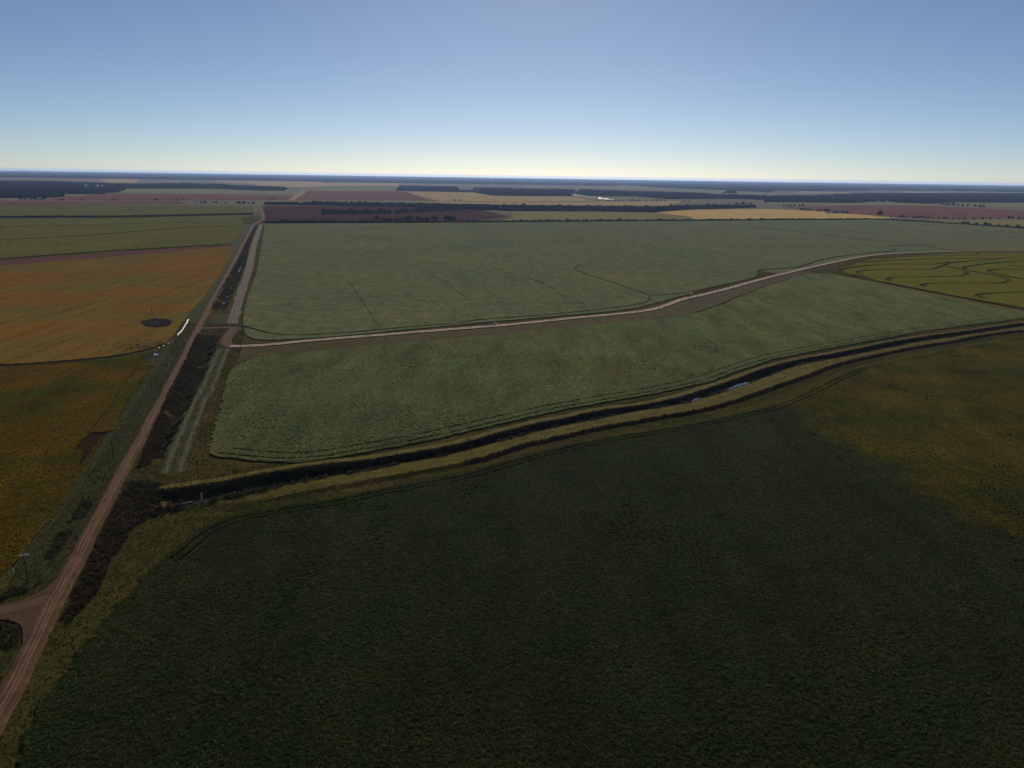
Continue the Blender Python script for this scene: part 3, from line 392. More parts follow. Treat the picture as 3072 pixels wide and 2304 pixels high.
FAR = {
 'maroon': crop("far_maroon_field", (0.040, 0.018, 0.017), (0.052, 0.022, 0.020), (0.044, 0.026, 0.02), patch=.004, fine=.12, sheen=.1, rows=.2),
 'red': crop("far_red_field", (0.105, 0.050, 0.038), (0.125, 0.060, 0.044), (0.10, 0.062, 0.04), patch=.003, fine=.1, sheen=.1, rows=.2),
 'green': crop("far_green_field", (0.115, 0.125, 0.066), (0.135, 0.13, 0.068), (0.155, 0.125, 0.068), patch=.003, fine=.1, sheen=.2, rows=.2),
 'tan': crop("far_tan_field", (0.27, 0.19, 0.09), (0.24, 0.18, 0.088), (0.21, 0.18, 0.09), patch=.003, fine=.1, sheen=.1, rows=.3),
 'yellow': crop("far_stubble_field", (0.38, 0.255, 0.088), (0.32, 0.23, 0.088), (0.26, 0.20, 0.082), patch=.004, fine=.12, sheen=.1, rows=.5),
 'olive': crop("far_olive_field", (0.14, 0.125, 0.042), (0.16, 0.135, 0.045), (0.13, 0.125, 0.05), patch=.004, fine=.12, sheen=.2, rows=.2),
}
_sp = np.array(MAP["f0_split"], float); _dv = _sp[-1] - _sp[0]; _dv /= np.hypot(*_dv)
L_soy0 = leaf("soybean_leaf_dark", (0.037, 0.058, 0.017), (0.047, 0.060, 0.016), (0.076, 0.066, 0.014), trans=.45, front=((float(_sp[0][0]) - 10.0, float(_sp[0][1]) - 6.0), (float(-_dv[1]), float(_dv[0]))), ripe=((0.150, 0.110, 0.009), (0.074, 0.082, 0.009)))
L_soy2 = leaf("soybean_leaf", (0.126, 0.166, 0.072), (0.156, 0.172, 0.067), (0.227, 0.183, 0.076), trans=.5, c_amt=.4)
L_orange = leaf("ripening_leaf", (0.185, 0.095, 0.004), (0.072, 0.085, 0.006), (0.080, 0.088, 0.006), patch=.013, lo=.42, hi=.58, trans=.5, c_amt=.6)
L_olive = leaf("turning_leaf", (0.074, 0.056, 0.004), (0.038, 0.046, 0.004), (0.105, 0.056, 0.004), trans=.5)
L_weed_brown = leaf("dry_weed", (0.042, 0.024, 0.013), (0.058, 0.036, 0.017), (0.026, 0.024, 0.009), patch=.05, trans=.3, spec=.05, c_amt=.8)
L_weed_green = leaf("bank_weed", (0.019, 0.024, 0.008), (0.034, 0.030, 0.010), (0.060, 0.040, 0.018), patch=.05, trans=.3, spec=.05)
L_grass = leaf("rough_grass", (0.022, 0.029, 0.005), (0.037, 0.038, 0.007), (0.056, 0.045, 0.013), patch=.045, trans=.35, spec=.05)
L_tree = leaf("wood_foliage", (0.008, 0.012, 0.005), (0.012, 0.014, 0.006), (0.020, 0.017, 0.008), patch=.004, trans=.25, spec=0.0, rough=.9)
L_tree2 = leaf("tree_foliage", (0.020, 0.028, 0.012), (0.030, 0.034, 0.015), (0.042, 0.036, 0.018), patch=.012, trans=.35, spec=0.0, rough=.9)
L_reed = leaf("pale_reed", (0.16, 0.17, 0.14), (0.10, 0.12, 0.09), (0.2, 0.18, 0.14), patch=.05, trans=.4, spec=.15)

def ground_material():
    t = NT("grass_and_soil")
    p = t.pos()
    big = t.noise(p, 0.02, 5, 0.6)
    mid = t.noise(p, 0.18, 5, 0.65)
    fin = t.noise(p, 1.6, 4, 0.7)
    col = t.mix(t.ramp(mid, [(.35, 0.0), (.65, 1.0)]), (0.026, 0.032, 0.007), (0.050, 0.047, 0.012))
    col = t.mix(t.ramp(big, [(.48, 0.0), (.62, 1.0)]), col, (0.075, 0.050, 0.020))
    col = t.mix(t.ramp(fin, [(.45, 0.0), (.8, 1.0)]), col, (0.08, 0.064, 0.026))
    # beyond the surveyed fields the land is a mosaic of far paddocks
    sep = t.n('ShaderNodeSeparateXYZ'); t.l(p, sep.inputs[0])
    far = t.math('MULTIPLY_ADD', sep.outputs['Y'], 1 / 600.0, -3.4, clamp=True)
    v = t.n('ShaderNodeTexVoronoi'); v.inputs['Scale'].default_value = 0.0011
    t.l(t.map(p, (1, .8, 1), .28), v.inputs['Vector'])
    fc = t.ramp(v.outputs['Color'], [(0.0, (0.10, 0.115, 0.075)), (0.35, (0.15, 0.12, 0.085)), (0.6, (0.12, 0.12, 0.07)), (1.0, (0.19, 0.16, 0.10))])
    fc = t.mix(t.noise(p, 0.006, 4), fc, (0.11, 0.10, 0.07))
    col = t.mix(far, col, fc)
    nrm = t.bump(t.math('ADD', mid, t.math('MULTIPLY', fin, .8)), 0.9, 0.9)
    return t.done(t.principled(col, 1.0, 0.0, 0.0, (.6, .55, .3), nrm))
M_ground = ground_material()

def strip_material(name, base, dark, pale, ruts, rut_w=0.35, streak=0.5, breakup=0.5, edge=None, sheen=0.05, wear=0.45, rag=0):
    """u = metres across, v = metres along; wheel ruts at the given u"""
    t = NT(name)
    uv = t.n('ShaderNodeUVMap').outputs[0]
    sep = t.n('ShaderNodeSeparateXYZ'); t.l(uv, sep.inputs[0])
    u = sep.outputs[0]
    st = t.noise(t.map(uv, (2.2, 0.05, 1)), 1.0, 4, 0.65)
    st2 = t.noise(t.map(uv, (0.8, 0.5, 1) if rag else (1.0, 0.16, 1)), 0.6 if rag else 0.8, 5, 0.7)
    fin = t.noise(uv, 2.5, 4, 0.7)
    col = t.mix(t.ramp(st, [(.5 - streak * .3, 0.0), (.5 + streak * .3, 1.0)]), dark, base)
    col = t.mix(t.ramp(fin, [(.5, 0.0), (.85, 1.0)]), col, dark)
    wv = t.math('MULTIPLY_ADD', t.noise(t.map(uv, (0, .02, 1)), 1.0, 1), .5, -0.25)
    uu = t.math('ADD', u, wv)
    m = None
    for r in ruts:
        d = t.math('ABSOLUTE', t.math('SUBTRACT', uu, r))
        k = t.math('MULTIPLY_ADD', d, -1 / rut_w, 1.0, clamp=True)
        m = k if m is None else t.math('MAXIMUM', m, k)
    st3 = t.noise(t.map(uv, (1.6, 0.45, 1)), 0.9, 4, 0.7)
    patch = t.ramp(st2, [(.5 - breakup * .28, 0.0), (.5 + breakup * .22, 1.0)])
    m = t.math('MULTIPLY', m, patch)
    col = t.mix(t.ramp(t.noise(uv, .12, 4, .7), [(.38, .7), (.62, 0.0)]), col, tuple(k * .7 for k in dark))
    loose = t.math('MULTIPLY', t.ramp(st3, [(.60, 0.0), (.74, 1.0)]), breakup)
    m = t.math('MAXIMUM', m, t.math('MULTIPLY', loose, patch))
    col = t.mix(t.ramp(st3, [(.30, .75), (.5, 0.0)]), col, tuple(k * .55 for k in dark))
    col = t.mix(t.math('MULTIPLY', m, wear * 2, clamp=True), col, pale)
    nrm = t.bump(t.math('ADD', st, t.math('ADD', st3, t.math('MULTIPLY', fin, .6))), 0.6, 0.3)
    return t.done(t.principled(col, 0.95, 0.02, 0.0, (.7, .6, .5), nrm))

M_gravel = strip_material("red_gravel", (0.120, 0.068, 0.042), (0.064, 0.036, 0.023), (0.20, 0.125, 0.085), (-1.15, .15, 1.1), .45, 1.0, 1.0, rag=0)
M_dirt = strip_material("pale_dirt", (0.12, 0.078, 0.050), (0.058, 0.038, 0.022), (0.60, 0.47, 0.37), (-2.9, -1.2, 1.3, 3.0), .95, .6, .4, wear=.62)
M_red_dirt = strip_material("red_dirt", (0.104, 0.062, 0.040), (0.056, 0.033, 0.022), (0.17, 0.112, 0.08), (-1.9, -.9, .1, 1.2, 2.0), .35, 1.0, .7)
M_silt = strip_material("silty_track", (0.056, 0.048, 0.026), (0.022, 0.020, 0.009), (0.24, 0.215, 0.165), (-2.6, .2, 2.9), 2.4, 1.0, 1.0, wear=.40, rag=1)
M_greentrack = strip_material("mossy_track", (0.054, 0.060, 0.020), (0.020, 0.028, 0.006), (0.20, 0.165, 0.115), (-3.0, 2.4), 1.7, 1.0, 1.0, wear=.30, rag=1)
M_path_tan = strip_material("mown_straw_path", (0.137, 0.099, 0.030), (0.070, 0.060, 0.014), (0.208, 0.137, 0.054), (-1., 1.2), .5, .8, .8, wear=.3)
M_path_green = strip_material("mown_grass_track", (0.137, 0.103, 0.018), (0.069, 0.059, 0.012), (0.038, 0.032, 0.007), (-1.6, -.1, 1.4), .45, .9, .8, wear=.45)
M_margin = strip_material("dry_margin", (0.092, 0.062, 0.013), (0.037, 0.036, 0.007), (0.048, 0.026, 0.014), (-3.5, -1.2, 1.4, 3.6), .9, 1.0, 1.0, wear=.45, rag=1)
M_verge = strip_material("grass_verge", (0.044, 0.043, 0.010), (0.022, 0.028, 0.006), (0.08, 0.062, 0.022), (-5., -3., 3.), .5, .9, 1.0, wear=.25)

def water_material():
    t = NT("still_water")
    n = t.noise(t.pos(), 3.0, 3)
    return t.done(t.principled((0.016, 0.020, 0.020), 0.06, 0.5, normal=t.bump(n, 0.08, 0.05), ior=1.333))
M_water = water_material()
M_wood_pole = plain("weathered_pole", (0.055, 0.042, 0.032), .85, .2)
M_metal = plain("galvanised_steel", (0.55, 0.56, 0.58), .35, .5, metallic=.8)
M_white = plain("white_plastic", (0.80, 0.79, 0.75), .5, .4, var=.06)
M_wire = plain("aluminium_wire", (0.16, 0.17, 0.12), .6, .2)
M_darkmetal = plain("dark_machine_paint", (0.045, 0.047, 0.055), .5, .4)
M_porcelain = plain("porcelain", (0.35, 0.33, 0.30), .25, .5)
M_rust = plain("rusty_steel", (0.16, 0.075, 0.045), .8, .2)
M_bark = plain("bark", (0.06, 0.048, 0.036), .9, .1)
WALLS = {'white': plain("white_siding", (0.75, 0.75, 0.73), .5, .3, var=.05), 'grey': plain("grey_sheet_metal", (0.36, 0.38, 0.40), .5, .4, var=.1), 'tan': plain("tan_siding", (0.42, 0.36, 0.30), .6, .3, var=.08)}
M_glass = plain("window_glass", (0.03, 0.04, 0.05), .1, .6)
M_door = plain("door_paint", (0.16, 0.14, 0.13), .6, .3)

# ------------------------------------------------------------------ terrain with its ditches
DITCH = {}
def ditch_lines(key, a, b, step, depth, lip_a=0.0, lip_b=0.0, toe=(0.36, 0.64), end0=True, end1=True, jit=0.5, taper=0):
    """a and b are the two lips; returns polylines with heights and remembers the floor"""
    n = max(6, int(round(np.hypot(*np.diff(arr(a), axis=0).T).sum() / step)))
    A = resample(smooth(a, 1), n=n); B = resample(smooth(b, 1), n=n)
    wid = np.hypot(*(B - A).T)
    ja, jb = RNG.uniform(-jit, jit, n) / wid, RNG.uniform(-jit, jit, n) / wid
    ja += wob(n, 4, .6 * jit) / wid; jb += wob(n, 4, .6 * jit) / wid
    tp = np.clip(np.arange(n) / max(taper, 1), 0, 1) if taper else np.ones(n)
    lip_a, lip_b = lip_a * tp, lip_b * tp
    k0 = 3 if end0 else 0; k1 = n - 3 if end1 else n
    L = []
    def line(t, zz, i0=0, i1=n):
        tt = np.clip(np.broadcast_to(t, (n,)), 0.0, 1.0)[:, None]
        q = A * (1 - tt) + B * tt
        L.append((q[i0:i1], np.broadcast_to(zz, (n,))[i0:i1]))
        return q
    line(np.clip(ja, 0, .1), lip_a)
    line(toe[0] * .5 + ja, lip_a * .5 - depth * .5 + RNG.uniform(-.35, .35, n), 1 if end0 else 0, n - 1 if end1 else n)
    fa = line(toe[0] + ja * .5, -depth, k0, k1)
    fb = line(toe[1] + jb * .5, -depth, k0, k1)
    line(1 - (1 - toe[1]) * .5 + jb, lip_b * .5 - depth * .5 + RNG.uniform(-.35, .35, n), 1 if end0 else 0, n - 1 if end1 else n)
    line(1 - np.clip(jb, 0, .1), lip_b)
    DITCH[key] = dict(A=A, B=B, fa=fa[k0:k1], fb=fb[k0:k1], depth=depth)
    return L

LINES = []
LINES += ditch_lines('north', MAP['dn_w'], MAP['dn_e'], 7, 2.4, toe=(.50, .62))
LINES += ditch_lines('south', MAP['ds_w'][:-1], MAP['ds_e'][:-1], 4, 2.8, toe=(.52, .64))
LINES += ditch_lines('cross', MAP['dx_n'], MAP['dx_s'], 3.5, 3.4, lip_a=.25, lip_b=.85, toe=(.30, .74), end1=False, taper=10, jit=1.1)
# small furrow between the dry margin and the middle field
_i0, _i1 = 6, 24
_fn = resample(smooth(arr(MAP['f2'])[_i0:_i1 + 1], 2), 4.0)
LINES += ditch_lines('furrow', offset(_fn, 3.4), offset(_fn, .7), 4.0, 1.0, toe=(.22, .60), jit=.25)
# berm on the near side of the cross ditch
_b = resample(smooth(MAP['berm'], 1), 5.0)
_s = resample(smooth(MAP['dx_s'], 1), n=len(_b))
bj = RNG.uniform(-.35, .35, len(_b))
BERM_TOP = offset(_b, 1.3) + normals(_b) * bj[:, None]
BERM_TOE = offset(_b, -1.3) + normals(_b) * bj[:, None]
LINES.append((BERM_TOP, .95 * np.clip(np.arange(len(_b)) / 10, 0, 1)))
LINES.append((BERM_TOE, np.zeros(len(_b))))
_o = offset(DITCH['cross']['A'], 7.0)
LINES.append((_o, np.zeros(len(_o))))
P_, Z_, E_ = [], [], []
for q, z in LINES:
    b0 = len(P_)
    P_ += [Vector((float(x), float(y))) for x, y in q]; Z_ += list(map(float, z))
    E_ += [(b0 + i, b0 + i + 1) for i in range(len(q) - 1)]
FAR_R = 48000.0
for x, y in ((-FAR_R, -3000), (FAR_R, -3000), (FAR_R, FAR_R), (-FAR_R, FAR_R)):
    P_.append(Vector((x, y))); Z_.append(0.0)
for gx in range(-900, 1700, 130):
    for gy in range(-100, 2300, 130):
        p = np.array([[gx + random.uniform(-30, 30), gy + random.uniform(-30, 30)]])
        ok = True
        for d in DITCH.values():
            if inside(p, np.vstack([d['A'], d['B'][::-1]]))[0]: ok = False
        if inside(p, np.vstack([_s, BERM_TOE[::-1]]))[0]: ok = False
        if ok: P_.append(Vector((float(p[0, 0]), float(p[0, 1])))); Z_.append(0.0)
cv, ce, cf, ov, oe, of_ = delaunay_2d_cdt(P_, E_, [], 0, 1e-4)
gz = [None] * len(cv)
for i, o in enumerate(ov):
    if len(o): gz[i] = min(Z_[k] for k in o)
nb = {}
for a, b in ce:
    nb.setdefault(a, []).append(b); nb.setdefault(b, []).append(a)
for i, z in enumerate(gz):
    if z is None:
        k = [gz[j] for j in nb.get(i, []) if gz[j] is not None]
        gz[i] = min(k) if k else 0.0
ground = link("ground", mesh("ground", [(v[0], v[1], z) for v, z in zip(cv, gz)], cf), M_ground)
tag(ground, "flat farmland with grassy verges and soil between the fields", "ground", kind="structure")

def z_at(key, t):  # crude helper: floor height
    return -DITCH[key]['depth']

# ------------------------------------------------------------------ ribbons: roads, tracks, paths
def ribbon(name, mat, left, right, z, label, cat="path", crown=0.0, step=4.0, skirt=0.0, uvc=True, jit=0.0, n=None, cols=5):
    L = arr(left); R = arr(right)
    n = n or max(4, int(round(max(np.hypot(*np.diff(L, axis=0).T).sum(), np.hypot(*np.diff(R, axis=0).T).sum()) / step)))
    L = resample(smooth(L, 1), n=n); R = resample(smooth(R, 1), n=n)
    w = np.hypot(*(R - L).T)
    if jit:
        d = (R - L) / w[:, None]
        L = L + d * (RNG.uniform(-jit, jit, n) + wob(n, 5, jit))[:, None]
        R = R + d * (RNG.uniform(-jit, jit, n) + wob(n, 5, jit))[:, None]
    v, uv = [], []
    s = np.r_[0, np.cumsum(np.hypot(*np.diff((L + R) / 2, axis=0).T))]
    ts = np.linspace(0, 1, cols)
    zz = np.broadcast_to(z, (n,))
    rows = []
    for i in range(n):
        if skirt:
            e = (L[i] - R[i]) / w[i]
            v.append((*(L[i] + e * skirt), -.06)); uv.append((-w[i] / 2 - skirt, s[i]))
        for t in ts:
            q = L[i] * (1 - t) + R[i] * t
            v.append((q[0], q[1], zz[i] + crown * (1 - (2 * t - 1) ** 2))); uv.append(((t - .5) * w[i], s[i]))
        if skirt:
            v.append((*(R[i] - e * skirt), -.06)); uv.append((w[i] / 2 + skirt, s[i]))
    k = cols + (2 if skirt else 0)
    f = [(i * k + j, i * k + j + 1, (i + 1) * k + j + 1, (i + 1) * k + j) for i in range(n - 1) for j in range(k - 1)]
    o = link(name, mesh(name, v, f, uv), mat)
    return tag(o, label, cat, kind="structure")

def ribbon_c(name, mat, centre, half, z, label, **k):
    c = resample(smooth(centre, 2), 4.0)
    h = np.interp(np.linspace(0, 1, len(c)), np.linspace(0, 1, np.size(half)), np.atleast_1d(half)) if np.size(half) > 1 else np.full(len(c), half)
    return ribbon(name, mat, offset(c, h), offset(c, -h), z, label, **k)

# the gravel road: straight, about five metres wide
rl, rr = arr(MAP['road_l']), arr(MAP['road_r'])
yy = np.r_[20, 60, 100, np.linspace(130, 1850, 90)]
xc = lambda p, y: np.interp(y, p[:, 1], p[:, 0])
def edge_x(p, y):
    k = np.polyfit(p[:, 1], p[:, 0], 1)
    return np.polyval(k, y) + 0.55 * (np.interp(y, p[:, 1], p[:, 0]) - np.polyval(k, y)) * (y > p[0, 1])
mid = (edge_x(rl, yy) + edge_x(rr, yy)) / 2
hw = np.interp(yy, [20, 150, 200, 260, 400, 800, 1850], [3.0, 3.0, 2.6, 2.25, 2.35, 2.7, 3.8])
ROAD_L, ROAD_R = np.c_[mid - hw, yy], np.c_[mid + hw, yy]
ribbon("gravel_road", M_gravel, ROAD_L, ROAD_R, .40, "straight reddish gravel road running from lower left to the treeline", "road", crown=.12, skirt=.6, step=6, cols=9, jit=.3)
ROAD_C = np.c_[mid, yy]
ribbon_c("gravel_road", M_gravel, MAP['road_far'], 3.6, .30, "pale bend of the gravel road where it meets the far hedgerow", cat="road", skirt=1.0)
# side branch at the lower left, fanning into the road
bu, bl = arr(MAP['branch_up'])[::-1], arr(MAP['branch_lo'])[::-1]
def fan(name, polyA, polyB, z, label):
    n = 24
    A, B = resample(smooth(polyA, 2), n=n), resample(smooth(polyB, 2), n=n)
    return ribbon(name, M_red_dirt, A, B, z, label, cat="road", n=n, skirt=.8, cols=9, crown=.03)
e0 = (bu[-1] + (-30, -4)); e1 = (bl[-1] + (-30, -3))
fan("dirt_branch_road", np.vstack([ROAD_C[np.argmin(abs(yy - 222))], bu[0] + (.6, 2), bu[1:], e0]),
    np.vstack([ROAD_C[np.argmin(abs(yy - 168))], bl[0] + (.6, -3), bl[1:], e1]), .40, "rutted dirt branch fanning out of the gravel road")

# crossing, turn-around loop and the farm track
ribbon_c("dirt_crossing", M_red_dirt, [tuple(ROAD_C[np.argmin(abs(yy - 597))] + (2, -3))] + [tuple(p) for p in MAP['link']], 2.6, .22, "short dirt crossing over the roadside ditch", cat="road", skirt=1.2)
ribbon_c("dirt_loop", M_red_dirt, MAP['loop'], 3.4, .26, "reddish rutted turning loop where the farm track starts", cat="road", skirt=.8)
ribbon_c("farm_track", M_dirt, MAP['track'], [3.6, 4.0, 4.2, 4.2, 4.4, 4.4, 4.2, 4.2], .55, "pale two rut farm track between the two green fields", cat="track", skirt=.7, cols=7)
ribbon_c("dirt_road", M_path_tan, MAP['diag'], [2.0, 2.6, 3.0], .20, "straight straw coloured track along the rice field", cat="track", skirt=.8)
sn = resample(smooth(MAP['strip_n'], 2), 6)
ribbon("silt_track", M_silt, offset(sn, np.linspace(4.4, 5.6, len(sn))), offset(sn, -np.linspace(4.4, 6.5, len(sn))), .05, "broad pale broken track of silt beside the roadside ditch", "track", jit=.8, cols=7)
ss = resample(smooth(MAP['strip_s'], 2), 4)
ribbon("grassy_track", M_greentrack, offset(ss, 5.0), offset(ss, -np.linspace(4.5, 5.5, len(ss))), .05, "green track with pale ruts between ditch and dark green field", "track", jit=.6, cols=7)
# mown strips along the cross ditch
A = DITCH['cross']['A']; B = DITCH['cross']['B']
f2s = resample(smooth(MAP['f2_s'], 1), n=len(A))
ribbon("straw_path", M_path_tan, offset(A, 4.6), offset(A, .5), .025 + .25 * np.clip(np.arange(len(A)) / 10, 0, 1) * .97, "tan mown path along the far lip of the winding ditch", "path", jit=.35, n=len(A))
n_ = len(_b)
ribbon("berm_track", M_path_green, offset(resample(B, n=n_), -.9), BERM_TOP + normals(_b) * .25, .025 + .95 * np.clip(np.arange(n_) / 10, 0, 1), "mown grass track on the berm beside the winding ditch", "track", n=n_, jit=.25)
# dry margin between the farm track and the middle field
fA = offset(DITCH['furrow']['A'], .25)
tr = resample(smooth(MAP['track'], 2), 3)
tr = offset(tr, -2.4)
i0, i1 = np.argmin(np.hypot(*(tr - fA[0]).T)), np.argmin(np.hypot(*(tr - fA[-1]).T))
ribbon("dry_margin", M_margin, tr[i0:i1 + 1], fA, .04, "brown dry grass margin below the pale farm track", "verge", n=140)
# verge on the left of the gravel road
ribbon("grass_verge", M_verge, np.c_[mid - hw - np.interp(yy, [20, 130, 200, 330, 470, 560, 640, 1850], [9, 12, 14, 15, 16, 12, 13, 22]), yy], np.c_[mid - hw - 1.0, yy], .02, "grass verge between gravel road and the orange fields", "verge", jit=.4, step=6)
ribbon("grass_plug", M_verge, [(-244, 606), (-252, 636), (-258, 655)], [(-213, 604), (-232, 636), (-242, 655)], .03, "yellowish grass causeway between the two roadside ditches", "verge", jit=.6)

# ------------------------------------------------------------------ water
def water(name, left, right, z, label):
    n = len(left)
    v = [(*p, z) for p in left] + [(*p, z) for p in right]
    f = [(i, n + i, n + i + 1, i + 1) for i in range(n - 1)]
    return tag(link(name, mesh(name, v, f), M_water), label, "water", kind="structure")
for key, lab, up in (('north', "narrow water in the roadside ditch beyond the crossing", .2), ('south', "thin water in the roadside ditch before the crossing", .2)):
    d = DITCH[key]
    water("ditch_water", d['fa'], d['fb'], -d['depth'] + up, lab)
d = DITCH['cross']
fa, fb = d['fa'], d['fb']
water("ditch_water", fa - (fb - fa) * .05, fb + (fb - fa) * .15, -d['depth'] + .4, "still water along the bottom of the winding ditch")
for lo_, hi_, lab in ((97, 112, "short bright pool of water in the winding ditch"), (116, 156, "long bright pool of water in the winding ditch")):
    kk = np.where((d['A'][:, 0] > lo_) & (d['A'][:, 0] < hi_))[0]
    a_, b_2 = d['A'][kk], d['B'][kk]
    t1 = (.80 - .36 * np.cos(np.linspace(-1.45, 1.45, len(kk))) + .05 * RNG.uniform(-1, 1, len(kk)))[:, None]
    water("ditch_pool", a_ * (1 - t1) + b_2 * t1, a_ * .12 + b_2 * .88, -1.1, lab)
for p, lab in zip(MAP['puddle'], ("long bright puddle in the farm track rut, nearer the ditch road", "short bright puddle in the farm track rut beside the pump")):
    c = resample(smooth(p, 1), 2.0)
    hwp = .55 * np.sin(np.linspace(.12, math.pi - .12, len(c))) + .12 * RNG.uniform(-1, 1, len(c))
    water("puddle", offset(c, hwp) + (0, .5), offset(c, -hwp) + (0, .5), .575, lab)

# ------------------------------------------------------------------ crop fields as standing blocks
def buffer_line(p, w):
    p = resample(smooth(p, 1), max(3.0, w * 3))
    j = w * .5 * (1 + RNG.uniform(-.25, .25, len(p)))
    return np.vstack([offset(p, j), offset(p, -j)[::-1]])

def ragged(poly, step, amp):
    poly = arr(poly)
    q = resample(np.vstack([poly, poly[:1]]), step)[:-1]
    n = normals(q)
    return q + n * RNG.uniform(-amp, amp, len(q))[:, None]

FIELD_SHAPE = {}
def field(name, mat, poly, h, label, cat="crop field", holes=(), step=6.0, amp=.35, key=None, top_noise=0.0):
    q = ragged(poly, step, amp)
    P, E = [], []
    loops = [q] + [arr(hh) for hh in holes]
    for lp in loops:
        b0 = len(P)
        P += [Vector((float(x), float(y))) for x, y in lp]
        E += [(b0 + i, b0 + (i + 1) % len(lp)) for i in range(len(lp))]
    v, e, f, *_ = delaunay_2d_cdt(P, E, [], 0, 1e-3)
    v = np.array([(a[0], a[1]) for a in v]); f = np.array([t[:3] for t in f])
    c = v[f].mean(axis=1)
    keep = inside(c, q)
    for hh in loops[1:]:
        keep &= ~inside(c, hh)
    f = f[keep]
    a, b_, c_ = v[f[:, 0]], v[f[:, 1]], v[f[:, 2]]
    area = (b_[:, 0] - a[:, 0]) * (c_[:, 1] - a[:, 1]) - (b_[:, 1] - a[:, 1]) * (c_[:, 0] - a[:, 0])
    f[area < 0] = f[area < 0][:, ::-1]
    cnt = {}
    for t in f:
        for i in range(3):
            m_, n_2 = int(t[i]), int(t[(i + 1) % 3])
            cnt[(m_, n_2)] = 1
    faces = [tuple(map(int, t)) for t in f]
    nv = len(v)
    for (m_, n_2) in cnt:
        if (n_2, m_) not in cnt:
            faces.append((m_, m_ + nv, n_2 + nv, n_2))
    hz = np.full(nv, h) + RNG.uniform(-top_noise, top_noise, nv)
    vv = np.vstack([np.c_[v, hz], np.c_[v, np.full(nv, -.05)]])
    o = link(name, mesh(name, vv, faces), mat)
    FIELD_SHAPE[key or name] = (q, loops[1:], h)
    return tag(o, label, cat, kind="structure")

f0 = arr(MAP['f0_top'])
sp = arr(MAP['f0_split'])
kx = np.argmin(abs(f0[:, 0] - sp[0, 0]) + abs(f0[:, 1] - sp[0, 1]))
close = [(430, 330), (200, 120), (120, 95), (20, 90), (-70, 90)]
f0L = np.vstack([f0, close])
def edge_rows(line, ds, w):   # gaps between headland rows, parallel to a field edge
    return [buffer_line(offset(resample(smooth(line, 1), 5), d_), w) for d_ in ds]
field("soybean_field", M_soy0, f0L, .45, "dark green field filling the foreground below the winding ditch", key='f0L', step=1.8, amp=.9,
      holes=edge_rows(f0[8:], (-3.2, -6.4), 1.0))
f2 = arr(MAP['f2']); f2s_ = arr(MAP['f2_s'])
field("soybean_field", M_soy2, np.vstack([f2, f2s_[::-1]]), .5, "green field between the pale farm track and the winding ditch", key='f2', step=2, amp=.7,
      holes=edge_rows(f2s_, (4.0, 10.5), 1.5))
f1 = np.vstack([arr(MAP['f1_w'])[::-1], arr(MAP['f1_s'])[1:], [(1500, 1500), (1600, 1700)], arr(MAP['f1_n'])[::-1]])
field("soybean_field", M_soy1, f1, .9, "huge grey green field stretching to the far hedgerow", key='f1', step=6, amp=.4,
      holes=[buffer_line(l, w_) for l, w_ in zip(MAP['f1_lines'], (.55, .6, .6, 2.0, 1.8, 1.3, .5, .5, 2.2, 1.4, 5.0))])
low = arr(MAP['f1_low']); s_top = offset(resample(arr(MAP['f1_s'])[:18], n=60), -1.6)
lowr = resample(smooth(low, 1), n=60)
field("soybean_headland", M_soy1, np.vstack([s_top[:56], lowr[:56][::-1]]), .6, "thin green headland strip between huge field and pale track", key='f1low', step=5, amp=.3)
fs2 = resample(arr(MAP['f1_s'])[20:], n=80)
tk2 = offset(resample(smooth(MAP['track'], 2), 3), 4.5)
j0, j1 = np.argmin(np.hypot(*(tk2 - fs2[0]).T)), np.argmin(np.hypot(*(tk2 - fs2[-1]).T))
field("soybean_headland", M_soy1, np.vstack([offset(fs2, -3.0), tk2[j0:j1 + 1][::-1]]), .35, "green grassy headland above the pale track at right", key='f1low2', step=6, amp=.4)
field("ripening_field", M_orange, MAP['l1'], .8, "orange ripening field left of the gravel road", key='l1', step=4, amp=.4, holes=[arr(MAP['pond'])])
field("bare_soil_strip", M_soil_red, MAP['l1s'], .12, "reddish bare soil strip beyond the orange field", "soil strip", key='l1s', step=8)
l0 = arr(MAP['l0'])
l0c = np.vstack([l0, [l0[-1] + (-60, -40), (-330, 230), (-520, 420)]])
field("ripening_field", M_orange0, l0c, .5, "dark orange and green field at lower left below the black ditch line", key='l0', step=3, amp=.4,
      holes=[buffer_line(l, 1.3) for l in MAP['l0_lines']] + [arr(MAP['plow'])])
field("ploughed_patch", M_plow, MAP['plow'], .08, "small dark ploughed patch at the edge of the lower left field", "soil patch", key='plow', step=3, amp=.3)
field("bean_field", M_l2, MAP['l2'], 1.1, "dull green field with two thin levees beyond the orange field", key='l2', step=8, holes=[buffer_line(l, 11.0) for l in MAP['l2_lines']])
field("bean_field", M_l2, MAP['l3'], .7, "pale green field at far left behind the long low hedge", key='l3', step=15)
field("rice_field", M_rice, MAP['rice'], 1.15, "yellow green rice field crossed by curving levees", key='rice', step=6,
      holes=[buffer_line(l, w_) for l, w_ in zip(MAP['rice_lines'], (5.5, 4.0, 6.0, 5.5, 5.5, 5.5, 5.0, 7.0, 5.5, 6.0, 6.0))])

